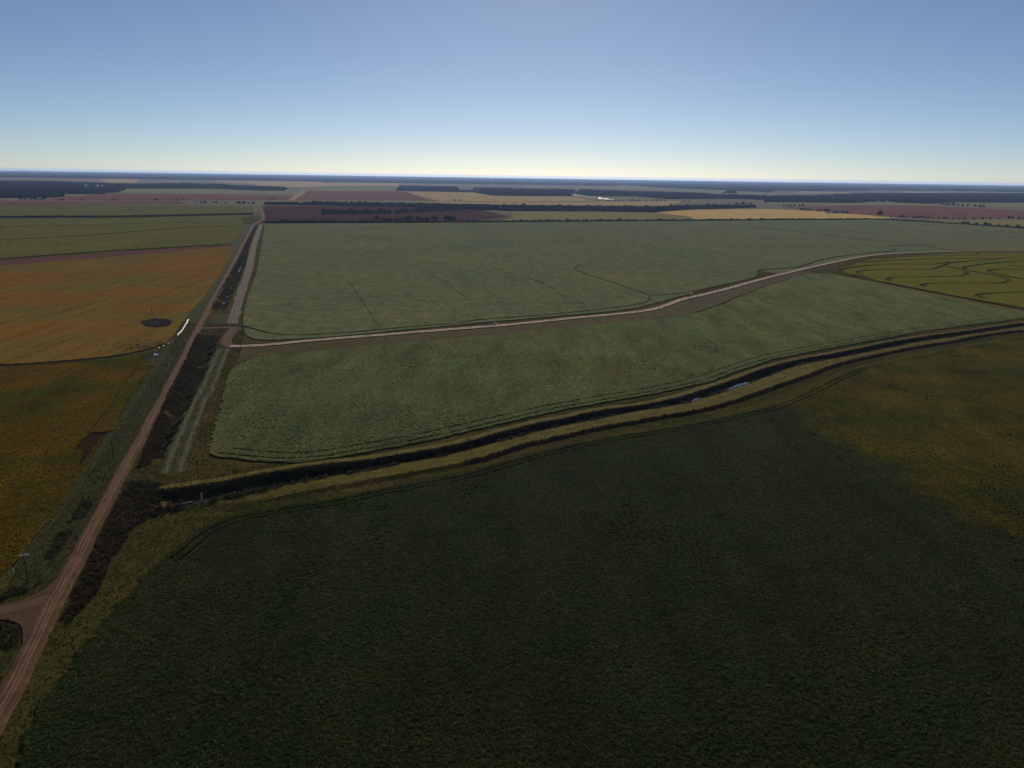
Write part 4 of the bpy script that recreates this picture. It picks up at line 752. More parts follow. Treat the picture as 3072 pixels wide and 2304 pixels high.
far_spec = [
 ('maroonA', 'maroon', "dark maroon field striped by hedgerows beyond the huge green field"),
 ('redB', 'red', "reddish far field behind the dark tree belt"),
 ('greenC', 'green', "grey green far field behind the reddish one"),
 ('tanD', 'tan', "tan far field in front of the long straight woods"),
 ('tanE', 'tan', "thin tan strip behind the dark tree belt"),
 ('greenF', 'green', "small grey green field under the white dust trail"),
 ('greyE2', 'green', "thin grey green strip before the reddish far field"),
 ('yellowG', 'yellow', "bright straw coloured stubble field beyond the hedgerow"),
 ('oliveH', 'olive', "olive field between tree belt and hedgerow"),
 ('redI', 'red', "broad reddish field at far right"),
 ('oliveJ', 'olive', "olive yellow field at the right behind the hedgerow"),
 ('greenK', 'green', "pale green strip before the right hand woods"),
 ('redL', 'red', "reddish field at far left before the big woods"),
 ('greyL', 'green', "grey green field at far left along the woods"),
 ('redL2', 'red', "thin reddish strip behind the pale green field at far left"),
 ('M', 'tan', "hazy pale field left of centre near the horizon"),
 ('N', 'green', "hazy green field behind the long straight woods"),
 ('farwestA', 'tan', "pale clearing in the far left woods"),
 ('farwestB', 'tan', "pale far clearing left of centre"),
 ('slitL', 'green', "bright narrow clearing at the left edge"),
 ('slitR', 'tan', "pale narrow clearing in the right hand woods"),
 ('slitR2', 'tan', "pale clearing behind the nearer right hand woods"),
 ('slitR3', 'green', "small green clearing beside the right hand woods"),
 ('slitR4', 'tan', "faint pale clearing near the horizon at right"),
 ('slitM', 'green', "faint pale field near the white far sheds"),
]
for i, (k, c, lab) in enumerate(far_spec):
    field("far_field", FAR[c], MAP['far'][k], .30 + .05 * i, lab, key='far_' + k, step=40, amp=1.0)

for i, (ln, lab) in enumerate(zip(MAP['far_tracks'], ("left one of two parallel pale tracks beside the reddish far field", "right one of two parallel pale tracks beside the reddish far field", "short pale track piece near the hazy field", "pale straight track at the right edge of the reddish far field"))):
    ribbon_c("far_track", FAR['tan'], ln, 7.0 if i < 3 else 8.0, 2.2, lab, cat="track", step=30)
for i, (ln, lab) in enumerate(zip(MAP['far_strips'], ("pale grass strip across the road end of the maroon field", "pale grass strip in the middle of the maroon field", "upper pale patch at the tip of the maroon field", "lower pale patch at the tip of the maroon field"))):
    ribbon_c("grass_strip", FAR['green'], ln, [2.0, 5.0, 2.0], .55, lab, cat="grass strip", jit=1.0, step=20)

# ------------------------------------------------------------------ scattered plants (instances on points)
def proto(name, me, mat):
    me.materials.append(mat)
    return bpy.data.objects.new(name, me)        # source of instances only, never linked to the scene

def leaf_clump(name, n, r, h, size, rng, up=0.35, zlo=0.0):
    v, f = [], []
    for _ in range(n):
        a, rr_ = rng.uniform(0, 2 * math.pi), r * math.sqrt(rng.uniform(0, 1))
        z = zlo + (h - zlo) * (1 - (rr_ / r) ** 2 * .6) * rng.uniform(.35, 1)
        c = np.array([rr_ * math.cos(a), rr_ * math.sin(a), z])
        nrm = rng.normal(0, 1, 3); nrm[2] = abs(nrm[2]) + up; nrm /= np.linalg.norm(nrm)
        t = np.cross(nrm, rng.normal(0, 1, 3)); t /= np.linalg.norm(t)
        b = np.cross(nrm, t)
        s = size * rng.uniform(.7, 1.3)
        k = len(v)
        v += [c + t * s, c + b * s * .7, c - t * s, c - b * s * .7]
        f.append((k, k + 1, k + 2, k + 3))
    return mesh(name, v, f)

def blade_tuft(name, n, r, h, w, rng, droop=.5):
    v, f = [], []
    for _ in range(n):
        a, rr_ = rng.uniform(0, 2 * math.pi), r * math.sqrt(rng.uniform(0, 1))
        b0 = np.array([rr_ * math.cos(a), rr_ * math.sin(a), -.1])
        d = rng.normal(0, 1, 2) * droop * h * .5
        hh = h * rng.uniform(.5, 1)
        s = rng.normal(0, 1, 2); s = s / np.linalg.norm(s) * w
        k = len(v)
        m = b0 + (d[0] * .35, d[1] * .35, hh * .65); tp = b0 + (d[0], d[1], hh)
        v += [b0 + (s[0], s[1], 0), b0 - (s[0], s[1], 0), m - (s[0] * .8, s[1] * .8, 0), m + (s[0] * .8, s[1] * .8, 0), tp]
        f += [(k, k + 1, k + 2, k + 3), (k + 3, k + 2, k + 4)]
    return mesh(name, v, f)

def scatter(name, pts, protos, label, cat, smin=.7, smax=1.25):
    """one object: points carrying instances of the plant meshes"""
    me = bpy.data.meshes.new(name)
    me.vertices.add(len(pts))
    me.vertices.foreach_set("co", np.asarray(pts, dtype=np.float32).ravel())
    me.update()
    o = link(name, me)
    ng = bpy.data.node_groups.new(name + "_plants", 'GeometryNodeTree')
    ng.interface.new_socket(name="Geometry", in_out='INPUT', socket_type='NodeSocketGeometry')
    ng.interface.new_socket(name="Geometry", in_out='OUTPUT', socket_type='NodeSocketGeometry')
    N, Lk = ng.nodes, ng.links
    gi, go = N.new('NodeGroupInput'), N.new('NodeGroupOutput')
    join = N.new('GeometryNodeGeometryToInstance')
    for p in protos:
        oi = N.new('GeometryNodeObjectInfo'); oi.inputs['Object'].default_value = p
        oi.inputs['As Instance'].default_value = True
        Lk.new(oi.outputs['Geometry'], join.inputs[0])
    iop = N.new('GeometryNodeInstanceOnPoints')
    iop.inputs['Pick Instance'].default_value = True
    rz = N.new('FunctionNodeRandomValue'); rz.data_type = 'FLOAT_VECTOR'
    rz.inputs[0].default_value = (-.12, -.12, 0); rz.inputs[1].default_value = (.12, .12, 6.283)
    sc = N.new('FunctionNodeRandomValue'); sc.data_type = 'FLOAT'
    sc.inputs[2].default_value = smin; sc.inputs[3].default_value = smax
    ri = N.new('FunctionNodeRandomValue'); ri.data_type = 'INT'
    ri.inputs[4].default_value = 0; ri.inputs[5].default_value = max(0, len(protos) - 1)
    Lk.new(gi.outputs[0], iop.inputs['Points']); Lk.new(join.outputs[0], iop.inputs['Instance'])
    Lk.new(rz.outputs[0], iop.inputs['Rotation']); Lk.new(sc.outputs[1], iop.inputs['Scale']); Lk.new(ri.outputs[2], iop.inputs['Instance Index'])
    Lk.new(iop.outputs[0], go.inputs[0])
    md = o.modifiers.new("plants", 'NODES'); md.node_group = ng
    return tag(o, label, cat, kind="stuff")

def row_points(shape, along, across, z, wedge=(.84, 55.0), ymax=1e9, thin=None, edge_in=.2):
    poly, holes, h = shape
    lo, hi = poly.min(0), poly.max(0)
    cx, cy = (lo + hi) / 2
    R_ = np.hypot(*(hi - lo)) / 2
    d = ROAD_DIR; nrm = np.array([d[1], -d[0]])
    s = np.arange(-R_, R_, along); t = np.arange(-R_, R_, across)
    S, T_ = np.meshgrid(s, t)
    S = S + RNG.uniform(-.45, .45, S.shape) * along; T_ = T_ + RNG.uniform(-.13, .13, S.shape) * across
    p = np.c_[(cx + S * d[0] + T_ * nrm[0]).ravel(), (cy + S * d[1] + T_ * nrm[1]).ravel()]
    k = (abs(p[:, 0]) < wedge[0] * p[:, 1] + wedge[1]) & (p[:, 1] < ymax) & (p[:, 1] > 100)
    k &= (p[:, 0] > lo[0]) & (p[:, 0] < hi[0]) & (p[:, 1] > lo[1]) & (p[:, 1] < hi[1])
    p = p[k]
    p = p[inside(p, poly)]
    for hh in holes:
        b = (p[:, 0] > hh[:, 0].min()) & (p[:, 0] < hh[:, 0].max()) & (p[:, 1] > hh[:, 1].min()) & (p[:, 1] < hh[:, 1].max())
        kk = np.ones(len(p), bool); idx = np.where(b)[0]
        if len(idx): kk[idx] = ~inside(p[idx], hh)
        p = p[kk]
    if thin is not None:
        p = p[RNG.uniform(0, 1, len(p)) < thin(p)]
    return np.c_[p, np.full(len(p), z) + RNG.uniform(-.06, .06, len(p))]

rg = np.random.default_rng(3)
def clumps(tagname, mat, n=14, r=.55, h=.5, size=.17):
    return [proto(f"{tagname}_{i}", leaf_clump(f"{tagname}_{i}", n, r, h * (1 + .2 * i), size, rg), mat) for i in range(3)]
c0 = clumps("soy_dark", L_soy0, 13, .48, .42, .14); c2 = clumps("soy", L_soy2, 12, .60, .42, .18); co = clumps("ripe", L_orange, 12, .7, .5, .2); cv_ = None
gap = lambda p: np.clip(1.1 + .45 * vnoise(p[:, 0] / 9, p[:, 1] / 22, 5) + .25 * vnoise(p[:, 0] / 60, p[:, 1] / 60, 6), .6, 1)
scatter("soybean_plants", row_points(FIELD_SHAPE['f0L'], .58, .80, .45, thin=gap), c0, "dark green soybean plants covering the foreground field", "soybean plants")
scatter("soybean_plants", row_points(FIELD_SHAPE['f2'], .72, .96, .5, thin=gap), c2, "green soybean plants covering the field above the winding ditch", "soybean plants")
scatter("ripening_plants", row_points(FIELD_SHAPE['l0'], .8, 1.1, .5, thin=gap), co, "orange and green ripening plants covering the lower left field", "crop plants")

# weeds on the ditch banks
def bank_points(key, n, t0, t1, zf, y0=-1e9, y1=1e9, clump=None):
    d = DITCH[key]
    A, B = d['A'], d['B']
    i = RNG.uniform(0, len(A) - 1.001, n); k = i.astype(int); fr = (i - k)[:, None]
    t = RNG.uniform(t0, t1, n)[:, None]
    a = A[k] * (1 - fr) + A[k + 1] * fr; b = B[k] * (1 - fr) + B[k + 1] * fr
    p = a * (1 - t) + b * t
    z = zf(t[:, 0])
    ok = (p[:, 1] > y0) & (p[:, 1] < y1)
    if clump is not None: ok &= clump(p)
    return np.c_[p, z][ok]
def bank_z(key, toe, la=0., lb=0.):
    dp = DITCH[key]['depth']
    return lambda t: np.interp(t, [0, toe[0], toe[1], 1], [la, -dp, -dp, lb])
wb = [proto(f"weed_brown_{i}", blade_tuft(f"weed_brown_{i}", 22, .5, 1.0 + .3 * i, .05, rg, .7), L_weed_brown) for i in range(3)]
wg = [proto(f"weed_green_{i}", leaf_clump(f"weed_green_{i}", 26, .7, 1.0 + .25 * i, .2, rg), L_weed_green) for i in range(3)]
wr = [proto(f"reed_{i}", blade_tuft(f"reed_{i}", 20, .45, .9 + .2 * i, .05, rg, .9), L_reed) for i in range(2)]
zS, zN, zX = bank_z('south', (.52, .64)), bank_z('north', (.50, .62)), bank_z('cross', (.30, .74), .25, .85)
pp = np.vstack([bank_points('south', 6000, -.06, .50, zS, clump=lambda p: vnoise(p[:, 0] / 4, p[:, 1] / 6, 31) > -.62), bank_points('north', 6500, -.02, .48, zN, clump=lambda p: vnoise(p[:, 0] / 5, p[:, 1] / 9, 32) > -.62)])
scatter("dry_weeds", pp, wb + wg[:2], "reddish brown dry weeds on the road side banks of the straight ditch", "weeds", .4, 1.4)
cl = lambda p: vnoise(p[:, 0] / 7, p[:, 1] / 7, 2) > -.05
pp = np.vstack([bank_points('south', 1500, .50, .66, zS, clump=lambda p: vnoise(p[:, 0] / 7, p[:, 1] / 7, 33) > -.35), bank_points('south', 3800, .66, 1.02, zS, clump=cl), bank_points('north', 2400, .48, .64, zN, clump=lambda p: vnoise(p[:, 0] / 9, p[:, 1] / 9, 34) > -.4), bank_points('north', 4200, .64, .95, zN, clump=cl), bank_points('cross', 9000, .02, .45, zX), bank_points('cross', 5000, .40, .82, zX, clump=lambda p: (vnoise(p[:, 0] / 10, p[:, 1] / 10, 4) > .0)), bank_points('cross', 4200, .80, 1.06, zX, clump=lambda p: vnoise(p[:, 0] / 5, p[:, 1] / 5, 14) > -.1)])
pool = ((pp[:, 0] > 96) & (pp[:, 0] < 176) & (pp[:, 2] < -.9))
pp = pp[~pool | (pp[:, 1] < 0)]
scatter("bank_weeds", pp, wg + wb[:1], "dark green weeds on the shaded banks of the ditches", "weeds")
pp = np.vstack([bank_points('cross', 3200, .55, .86, lambda t: zX(t) * .9, y1=372, clump=lambda p: vnoise(p[:, 0] / 16, p[:, 1] / 16, 9) > .12)])
scatter("pale_reeds", pp, wr, "pale grey reeds standing in the bottom of the winding ditch", "reeds")
# rough red-brown fringe on the berm slope, weeds in the lower left ditch corner and round the branch road
k = RNG.integers(0, len(_b) - 1, 3800); fr = RNG.uniform(0, 1, (3800, 1))
q = (BERM_TOP[k] * (1 - fr) + BERM_TOP[k + 1] * fr); q2 = (BERM_TOE[k] * (1 - fr) + BERM_TOE[k + 1] * fr)
t_ = RNG.uniform(-.05, .8, (3800, 1))
scatter("berm_weeds", np.c_[q * (1 - t_) + q2 * t_, .95 * (1 - t_[:, 0].clip(0, 1))][q[:, 0] > -20][:], wb, "rough brown weeds along the edge of the grassy berm", "weeds", .5, .9)
# tangled weeds in the dark bands beside the road
from mathutils.bvhtree import BVHTree
_gt = BVHTree.FromPolygons([Vector((v[0], v[1], z)) for v, z in zip(cv, gz)], [tuple(f) for f in cf])
def on_ground(p):
    z = np.zeros(len(p))
    for i, (x, y) in enumerate(p):
        hit = _gt.ray_cast(Vector((x, y, 50)), Vector((0, 0, -1)))
        if hit[0] is not None: z[i] = hit[0].z
    return np.c_[p, z]
def fill(poly, dens, seed=0, thr=None, s=6.0):
    poly = arr(poly); lo, hi = poly.min(0), poly.max(0)
    n = int((hi - lo).prod() * dens)
    p = RNG.uniform(lo, hi, (n, 2)); p = p[inside(p, poly)]
    if thr is not None: p = p[vnoise(p[:, 0] / s, p[:, 1] / s, seed) > thr]
    return p
def off_road(p, m=1.6):
    return abs(p[:, 0] - np.interp(p[:, 1], yy, mid)) > np.interp(p[:, 1], yy, hw) + m
p = np.vstack([fill(MAP['weedband'], 2.2), fill(MAP['weedstart'], 1.8, 8, -.5)]); p = p[off_road(p)]
scatter("verge_weeds", on_ground(p), wb + wg, "dark tangled weeds between gravel road and foreground field", "weeds", .5, 1.15)
p = np.vstack([fill(MAP['weedleft'], 1.6, 3, -.25), fill(MAP['weedlow'], 1.5, 4, -.3)]); p = p[off_road(p)]
scatter("verge_weeds", on_ground(p), wg + wb[:1], "dark weedy grass on the left shoulder of the gravel road", "weeds", .4, .95)
# rough grass over all verges and banks near the road and the winding ditch
tufts = [proto(f"grass_tuft_{i}", blade_tuft(f"grass_tuft_{i}", 9, .35, .38 + .1 * i, .05, rg, 1.0), L_grass) for i in range(3)]
region = np.vstack([np.c_[mid - hw - 17, yy][(yy > 110) & (yy < 620)], np.c_[mid + hw + 34, yy][(yy > 300) & (yy < 620)][::-1], np.c_[np.interp(np.linspace(300, 110, 12), [110, 180, 220, 260, 300], [-85, -92, -95, -80, -55]), np.linspace(300, 110, 12)]])
g1 = fill(region, 1.3, 6, -.7, 3.0)
strip = np.vstack([offset(DITCH['cross']['A'], 9.0), np.vstack([offset(_b, -9.0)])[::-1]])
g2 = fill(strip, 1.1, 7, -.8, 3.0)
mgp = np.vstack([tr[i0:i1 + 1], fA[::-1]])
g = np.vstack([g1, g2, fill(mgp, .35, 17, -.6, 4.0)])
g = g[off_road(g, .35)]
for k_ in ('f0L', 'f2', 'l0', 'l1', 'plow'): g = g[~inside(g, FIELD_SHAPE[k_][0])]
for nm in ('north', 'south', 'cross'):
    d = DITCH[nm]; g = g[~inside(g, np.vstack([d['A'] * .9 + d['B'] * .1, (d['B'] * .95 + d['A'] * .05)[::-1]]))]
def near_line(p, line, r):
    q = resample(line, r * .6); k = np.zeros(len(p), bool)
    for a_ in q: k |= (abs(p[:, 0] - a_[0]) < r) & (abs(p[:, 1] - a_[1]) < r)
    return k
br = np.vstack([arr(MAP['branch_up']), arr(MAP['branch_lo'])])
for ln, r in ((MAP['track'][:9], 3.0), (MAP['loop'], 4.0), (MAP['link'], 3.2)): g = g[~near_line(g, ln, r)]
fanp = np.vstack([bu[0], bu[1:], e0, e1, bl[::-1]]); g = g[~inside(g, fanp)]
path_ = np.vstack([offset(A, 4.3), offset(A, .8)[::-1]]); bp = np.vstack([offset(resample(B, n=n_), -1.2), (BERM_TOP + normals(_b) * .5)[::-1]])
on_path = inside(g, path_) | inside(g, bp) | near_line(g, MAP['strip_s'], 4.2)
g = g[~on_path | (RNG.uniform(0, 1, len(g)) < .45)]
scatter("rough_grass", on_ground(g), tufts, "rough grass covering the verges and ditch sides", "grass", .6, 1.3)
# brush: dark hollow in the orange field, black ditch line, tall weeds
pond = arr(MAP['pond'])
tag(link("hollow_floor", mesh("hollow_floor", [(*p, .03) for p in pond], [tuple(range(len(pond)))][::1]), M_plow), "dark floor of the hollow in the orange field", "soil", kind="structure")
lo, hi = pond.min(0), pond.max(0)
p = RNG.uniform(lo, hi, (2600, 2)); p = p[inside(p, pond)]
wd = [proto(f"brush_{i}", leaf_clump(f"brush_{i}", 40, .9, 1.7, .26, rg), leaf(f"dark_brush_{i}", (0.012, 0.016, 0.012), (0.016, 0.02, 0.014), (0.02, 0.02, 0.015), trans=.15, spec=.2)) for i in range(2)]
scatter("brush_patch", np.c_[p, np.zeros(len(p))], wd, "dark oval patch of brush in the orange field", "brush", .7, 1.2)
bl_ = resample(smooth([p for p in (arr(MAP['l1'])[-7:] + arr(MAP['l0'])[:1] * 0)], 1), 1.2)
l0e = resample(arr(MAP['l0'])[:4], n=len(bl_))[::-1]
mx = (bl_ + l0e) / 2
scatter("ditch_line_brush", np.c_[mx + RNG.uniform(-.6, .6, mx.shape), np.zeros(len(mx))], wd, "black line of brush along the small ditch between the orange fields", "brush", .5, .9)
pw = MAP['pts']['pump']
p = np.c_[RNG.normal(pw[0] - 6, 16, 260), RNG.normal(pw[1] + 22, 11, 260)]
p = p[inside(p, FIELD_SHAPE['l1'][0])]
scatter("tall_weeds", np.c_[p, np.full(len(p), .7)], wg, "dark dots of tall weeds in the corner of the orange field", "weeds", .6, 1.1)
tag(link("curved_rows", (lambda mb: [mb.tube([(*q, .32) for q in resample(smooth(r, 2), n=10)], .38, 6) for r in MAP['rows']] and mesh("curved_rows", mb.v, mb.f))(MB()), L_olive), "curving planted rows at the corner of the lower left field", "crop rows", kind="stuff")

# ------------------------------------------------------------------ woods far away (one mass each)
def wood(name, poly, h, cell, label, holes=(), seed=0, kind="stuff", lump=1.0, ragg=1.0, mat=None):
    poly = arr(poly)
    lo, hi = poly.min(0) - cell, poly.max(0) + cell
    nx, ny = int((hi[0] - lo[0]) / cell) + 1, int((hi[1] - lo[1]) / cell) + 1
    rng = np.random.default_rng(seed + 11)
    gx, gy = np.meshgrid(lo[0] + np.arange(nx + 1) * cell, lo[1] + np.arange(ny + 1) * cell)
    gx = gx + rng.uniform(-.35, .35, gx.shape) * cell; gy = gy + rng.uniform(-.35, .35, gx.shape) * cell
    cx = (gx[:-1, :-1] + gx[1:, 1:]) / 2; cy = (gy[:-1, :-1] + gy[1:, 1:]) / 2
    pt = np.c_[cx.ravel(), cy.ravel()]
    jt = pt + np.c_[vnoise(pt[:, 0] / (5 * cell), pt[:, 1] / (5 * cell), seed), vnoise(pt[:, 0] / (5 * cell) + 9, pt[:, 1] / (5 * cell), seed + 1)] * cell * 1.2 * ragg
    keep = inside(jt, poly)
    for hh in holes: keep &= ~inside(pt, arr(hh))
    keep = keep.reshape(cx.shape)
    big = vnoise(gx / 140, gy / 140, seed + 2)
    z = h * (.80 + .16 * big + .10 * vnoise(gx / 45, gy / 45, seed + 4) + rng.uniform(-.26, .20, gx.shape) * lump)
    # lower at the rim
    iy, ix = np.where(keep)
    idx = np.arange(gx.size).reshape(gx.shape)
    V = np.c_[gx.ravel(), gy.ravel(), z.ravel()]
    F = np.c_[idx[iy, ix], idx[iy, ix + 1], idx[iy + 1, ix + 1], idx[iy + 1, ix]]
    # split quads along alternating diagonals for a rough canopy
    F3 = np.vstack([F[:, [0, 1, 2]], F[:, [0, 2, 3]]])
    E = {}
    for a in range(4):
        for m_, n_2 in zip(F[:, a], F[:, (a + 1) % 4]): E[(int(m_), int(n_2))] = 1
    side = [(m_, n_2) for (m_, n_2) in E if (n_2, m_) not in E]
    nv = len(V)
    low = V.copy(); low[:, 2] = -.05
    used = np.zeros(2 * nv, bool)
    faces = [tuple(map(int, t)) for t in F3] + [(m_, m_ + nv, n_2 + nv, n_2) for m_, n_2 in side]
    VV = np.vstack([V, low])
    rim = np.zeros(nv, bool)
    for m_, n_2 in side: rim[m_] = rim[n_2] = True
    VV[:nv][rim, 2] *= .72
    for fc in faces: used[list(fc)] = True
    remap = np.cumsum(used) - 1
    o = link(name, mesh(name, VV[used], [tuple(int(remap[i]) for i in fc) for fc in faces]), mat or L_tree)
    return tag(o, label, "woods", kind=kind)
W = MAP['woods']; FF = MAP['far']
wood("far_woods", W['woodL1'], 17, 22, "big dark blue woods at far left", holes=[FF['slitL'], FF['farwestA'], FF['farwestB'], FF['greyL']], seed=1)
wood("far_woods", W['woodR1'], 16, 16, "dark woods at far right behind the reddish field", holes=[FF['slitR3'], FF['greenK']], seed=2)
wood("far_woods", W['woodR0'], 16, 30, "hazy woods at far right near the horizon", holes=[FF['slitR'], FF['slitR2'], FF['slitR4']], seed=3)
wood("far_woods", W['woodF1'], 17, 12, "rectangular wood behind the tan far field, left one", seed=4)
wood("far_woods", W['woodF2'], 17, 11, "long straight wood behind the tan field", seed=5)
wood("far_woods", W['woodF3'], 17, 11, "long wood stretching right behind the dust trail", seed=6)
wood("far_woods", W['woodM1'], 17, 32, "dark hazy wood strip left of centre near the horizon", seed=7)
wood("far_woods", W['woodM2'], 16, 36, "hazy blue woods at centre right near the horizon", holes=[FF['N']], seed=8)
wood("far_woods", W['woodS1'], 16, 10, "small round copse standing in the hazy green field", seed=9)
wood("far_woods", W['woodS2'], 12, 10, "small gap of trees between the two straight woods", seed=10)
def horizon_woods():
    rng = np.random.default_rng(5)
    V, F = [], []
    y = 11500.0
    poly = [(-.82 * 11500, 11500), (.82 * 11500, 11500), (.82 * 46000, 46000), (-.82 * 46000, 46000)]
    cell = 190.0
    nx, ny = int(1.64 * 46000 / cell), int(34500 / cell)
    gx, gy = np.meshgrid(-.82 * 46000 + np.arange(nx + 1) * cell, 11500 + np.arange(ny + 1) * cell)
    gx = gx + rng.uniform(-.4, .4, gx.shape) * cell; gy = gy + rng.uniform(-.4, .4, gx.shape) * cell
    z = 17 * (.85 + rng.uniform(-.2, .2, gx.shape)) + 6 * vnoise(gx / 2500, gy / 2500, 3)
    cx, cy = gx[:-1, :-1], gy[:-1, :-1]
    nz = vnoise(cx / 2600, cy / 1500, 8) + .5 * vnoise(cx / 900, cy / 600, 9)
    keep = (nz > -.35 - (cy - 11500) / 30000) & (abs(cx) < .82 * cy)
    iy, ix = np.where(keep)
    idx = np.arange(gx.size).reshape(gx.shape)
    Fq = np.c_[idx[iy, ix], idx[iy, ix + 1], idx[iy + 1, ix + 1], idx[iy + 1, ix]]
    front = np.zeros_like(keep); front[0] = keep[0]; front[1:] = keep[1:] & ~keep[:-1]
    jy, jx = np.where(front)
    nv = gx.size
    V = np.vstack([np.c_[gx.ravel(), gy.ravel(), z.ravel()], np.c_[gx.ravel(), gy.ravel(), np.zeros(nv)]])
    Fs = np.c_[idx[jy, jx] + nv, idx[jy, jx + 1] + nv, idx[jy, jx + 1], idx[jy, jx]]
    Fa = np.vstack([Fq, Fs])
    used = np.zeros(len(V), bool); used[Fa.ravel()] = True
    rm = np.cumsum(used) - 1
    return mesh("horizon_woods", V[used], rm[Fa])
tag(link("horizon_woods", horizon_woods(), L_tree), "blue hazy woods all along the horizon", "woods", kind="stuff")
wood("tree_belt", MAP['belt'], 7.5, 6, "dark belt of trees crossing the plain behind the maroon field", seed=12, lump=2.2, mat=L_tree2)
def hedge(name, line, w, h, label, seed):
    p = resample(smooth(line, 1), 20)
    wood(name, np.vstack([offset(p, w / 2), offset(p, -w / 2)[::-1]]), h, w / 3.2, label, seed=seed, lump=2.0, ragg=.5, mat=L_tree2).__setitem__("category", "hedge")
hedge("low_hedge", MAP['hedge_l'], 13, 4.2, "long low dark hedge across the green fields at left", 21)
hedge("low_hedge", MAP['hedge_1'], 12, 4.6, "low dark hedge along the far edge of the huge green field", 22)

for i_, (ln, lab) in enumerate(zip(MAP['hedge_m'], ("bushy hedge under the left half of the maroon field tree row", "bushy hedge under the right half of the maroon field tree row", "bushy hedge along the bottom of the maroon field"))):
    hedge("bushy_hedge", ln, 14, 6.5 if i_ < 2 else 5.5, lab, 30 + i_)

# ------------------------------------------------------------------ trees one by one
def make_tree_mesh(seed, bush=False):
    rng = np.random.default_rng(seed)
    mb = MB()
    top = .34 if not bush else .18
    mb.tube([(0, 0, -.02), (.01, 0, top * .6), (.02, .01, top), (.01, .02, .62)], [.034, .026, .02, .008], 6)
    for k in range(4):
        a = k * 1.57 + rng.uniform(-.4, .4)
        mb.tube([(.01, 0, top * .8), (.13 * math.cos(a), .13 * math.sin(a), top + .16), (.24 * math.cos(a), .24 * math.sin(a), top + .30)], [.015, .01, .005], 4, False)
    trunk = mesh("trunk", mb.v, mb.f)
    v, f = [], []
    lobes = [(rng.uniform(-.2, .2), rng.uniform(-.2, .2), rng.uniform(.42, .80), rng.uniform(.17, .28)) for _ in range(7)]
    if bush: lobes = [(rng.uniform(-.35, .35), rng.uniform(-.3, .3), rng.uniform(.30, .66), rng.uniform(.22, .34)) for _ in range(7)]
    lobes += [(0, 0, .78, .20), (0, 0, .5, .28)]
    for (lx, ly, lz, lr) in lobes:
        for _ in range(26):
            d = rng.normal(0, 1, 3); d /= np.linalg.norm(d)
            c = np.array([lx, ly, lz]) + d * lr * rng.uniform(.65, 1.05)
            n = d + rng.normal(0, .5, 3); n /= np.linalg.norm(n)
            t = np.cross(n, rng.normal(0, 1, 3)); t /= np.linalg.norm(t); b = np.cross(n, t)
            s = rng.uniform(.055, .105)
            k = len(v)
            v += [c + t * s, c + b * s * .8, c - t * s, c - b * s * .8]; f.append((k, k + 1, k + 2, k + 3))
    crown = mesh("crown", v, f)
    trunk.materials.append(M_bark); crown.materials.append(L_tree2)
    return trunk, crown
TREES = [make_tree_mesh(s) for s in (1, 2, 3, 4, 5)]
BUSHES = [make_tree_mesh(s, True) for s in (11, 12, 13)]
def tree(name, x, y, h, label, group=None, bush=False, cat="tree"):
    tm, cm = random.choice(BUSHES if bush else TREES)
    o = empty(name, (x, y, 0), label, cat, group, rz=random.uniform(0, 6.28))
    h *= 1.22
    o.scale = (h * random.uniform(1.15, 1.6), h * random.uniform(1.15, 1.6), h)
    link("trunk", tm, parent=o); link("crown", cm, parent=o)
    return o
spec = {
 'hedge_tall': ("hedgerow_tree", "tall dark tree standing in the hedgerow below the maroon field", "tall trees in the far hedgerow", False),
 'hedge_low': ("hedgerow_bush", "small dark bush in the hedgerow along the huge green field", "bushes in the far hedgerow", True),
 'maroon': ("field_tree", "dark tree in the row dividing the maroon field", "tree row in the maroon field", False),
 'belt_w': ("field_tree", "dark tree at the road end of the tree belt", "trees at the road end of the belt", False),
 'belt': ("belt_tree", "dark tree in the belt crossing the plain", "trees of the dark belt", False),
 'rclump': ("farm_tree", "dark tree around the small farm beside the straw coloured field", "trees round the right hand farm", False),
 'rrow': ("hedgerow_tree", "dark tree in the row along the broad reddish field", "trees along the reddish field", False),
 'rlow': ("hedgerow_bush", "dark bush on the near edge of the olive yellow field at right", "bushes by the olive yellow field", True),
 'rfar': ("field_tree", "dark tree in the clump behind the broad reddish field", "tree clump behind the reddish field", False),
 'lrow': ("roadside_tree", "dark tree along the far farm lane at left", "trees along the far farm lane", False),
 'lfarm': ("farm_tree", "dark tree round the pale house at far left", "trees round the far left house", False),
 'midrow': ("field_tree", "small tree in the thin row near the dust trail", "thin tree row near the dust trail", False),
}
ORD = "first second third fourth fifth sixth seventh eighth ninth tenth eleventh twelfth thirteenth fourteenth fifteenth sixteenth seventeenth eighteenth nineteenth twentieth".split()
ORD += ["twenty-" + w for w in ORD[:9]]
for key, lst in MAP['trees'].items():
    lst = sorted(lst)
    for i_, (x, y, h) in enumerate(lst):
        if key == 'lone':
            tree("lone_tree", x, y, h, "big round lone tree at the corner of the straw coloured field")
        else:
            nm, lab, grp, bush = spec[key]
            if len(lst) <= 29: lab = lab + ", " + ORD[i_] + " from left"
            else:
                part = min(3, int(4 * i_ / len(lst)))
                lab = lab + (", at the road end", ", left of its middle", ", right of its middle", ", at the far right end")[part]
            tree(nm, x, y, h, lab, grp, bush, "bush" if bush else "tree")

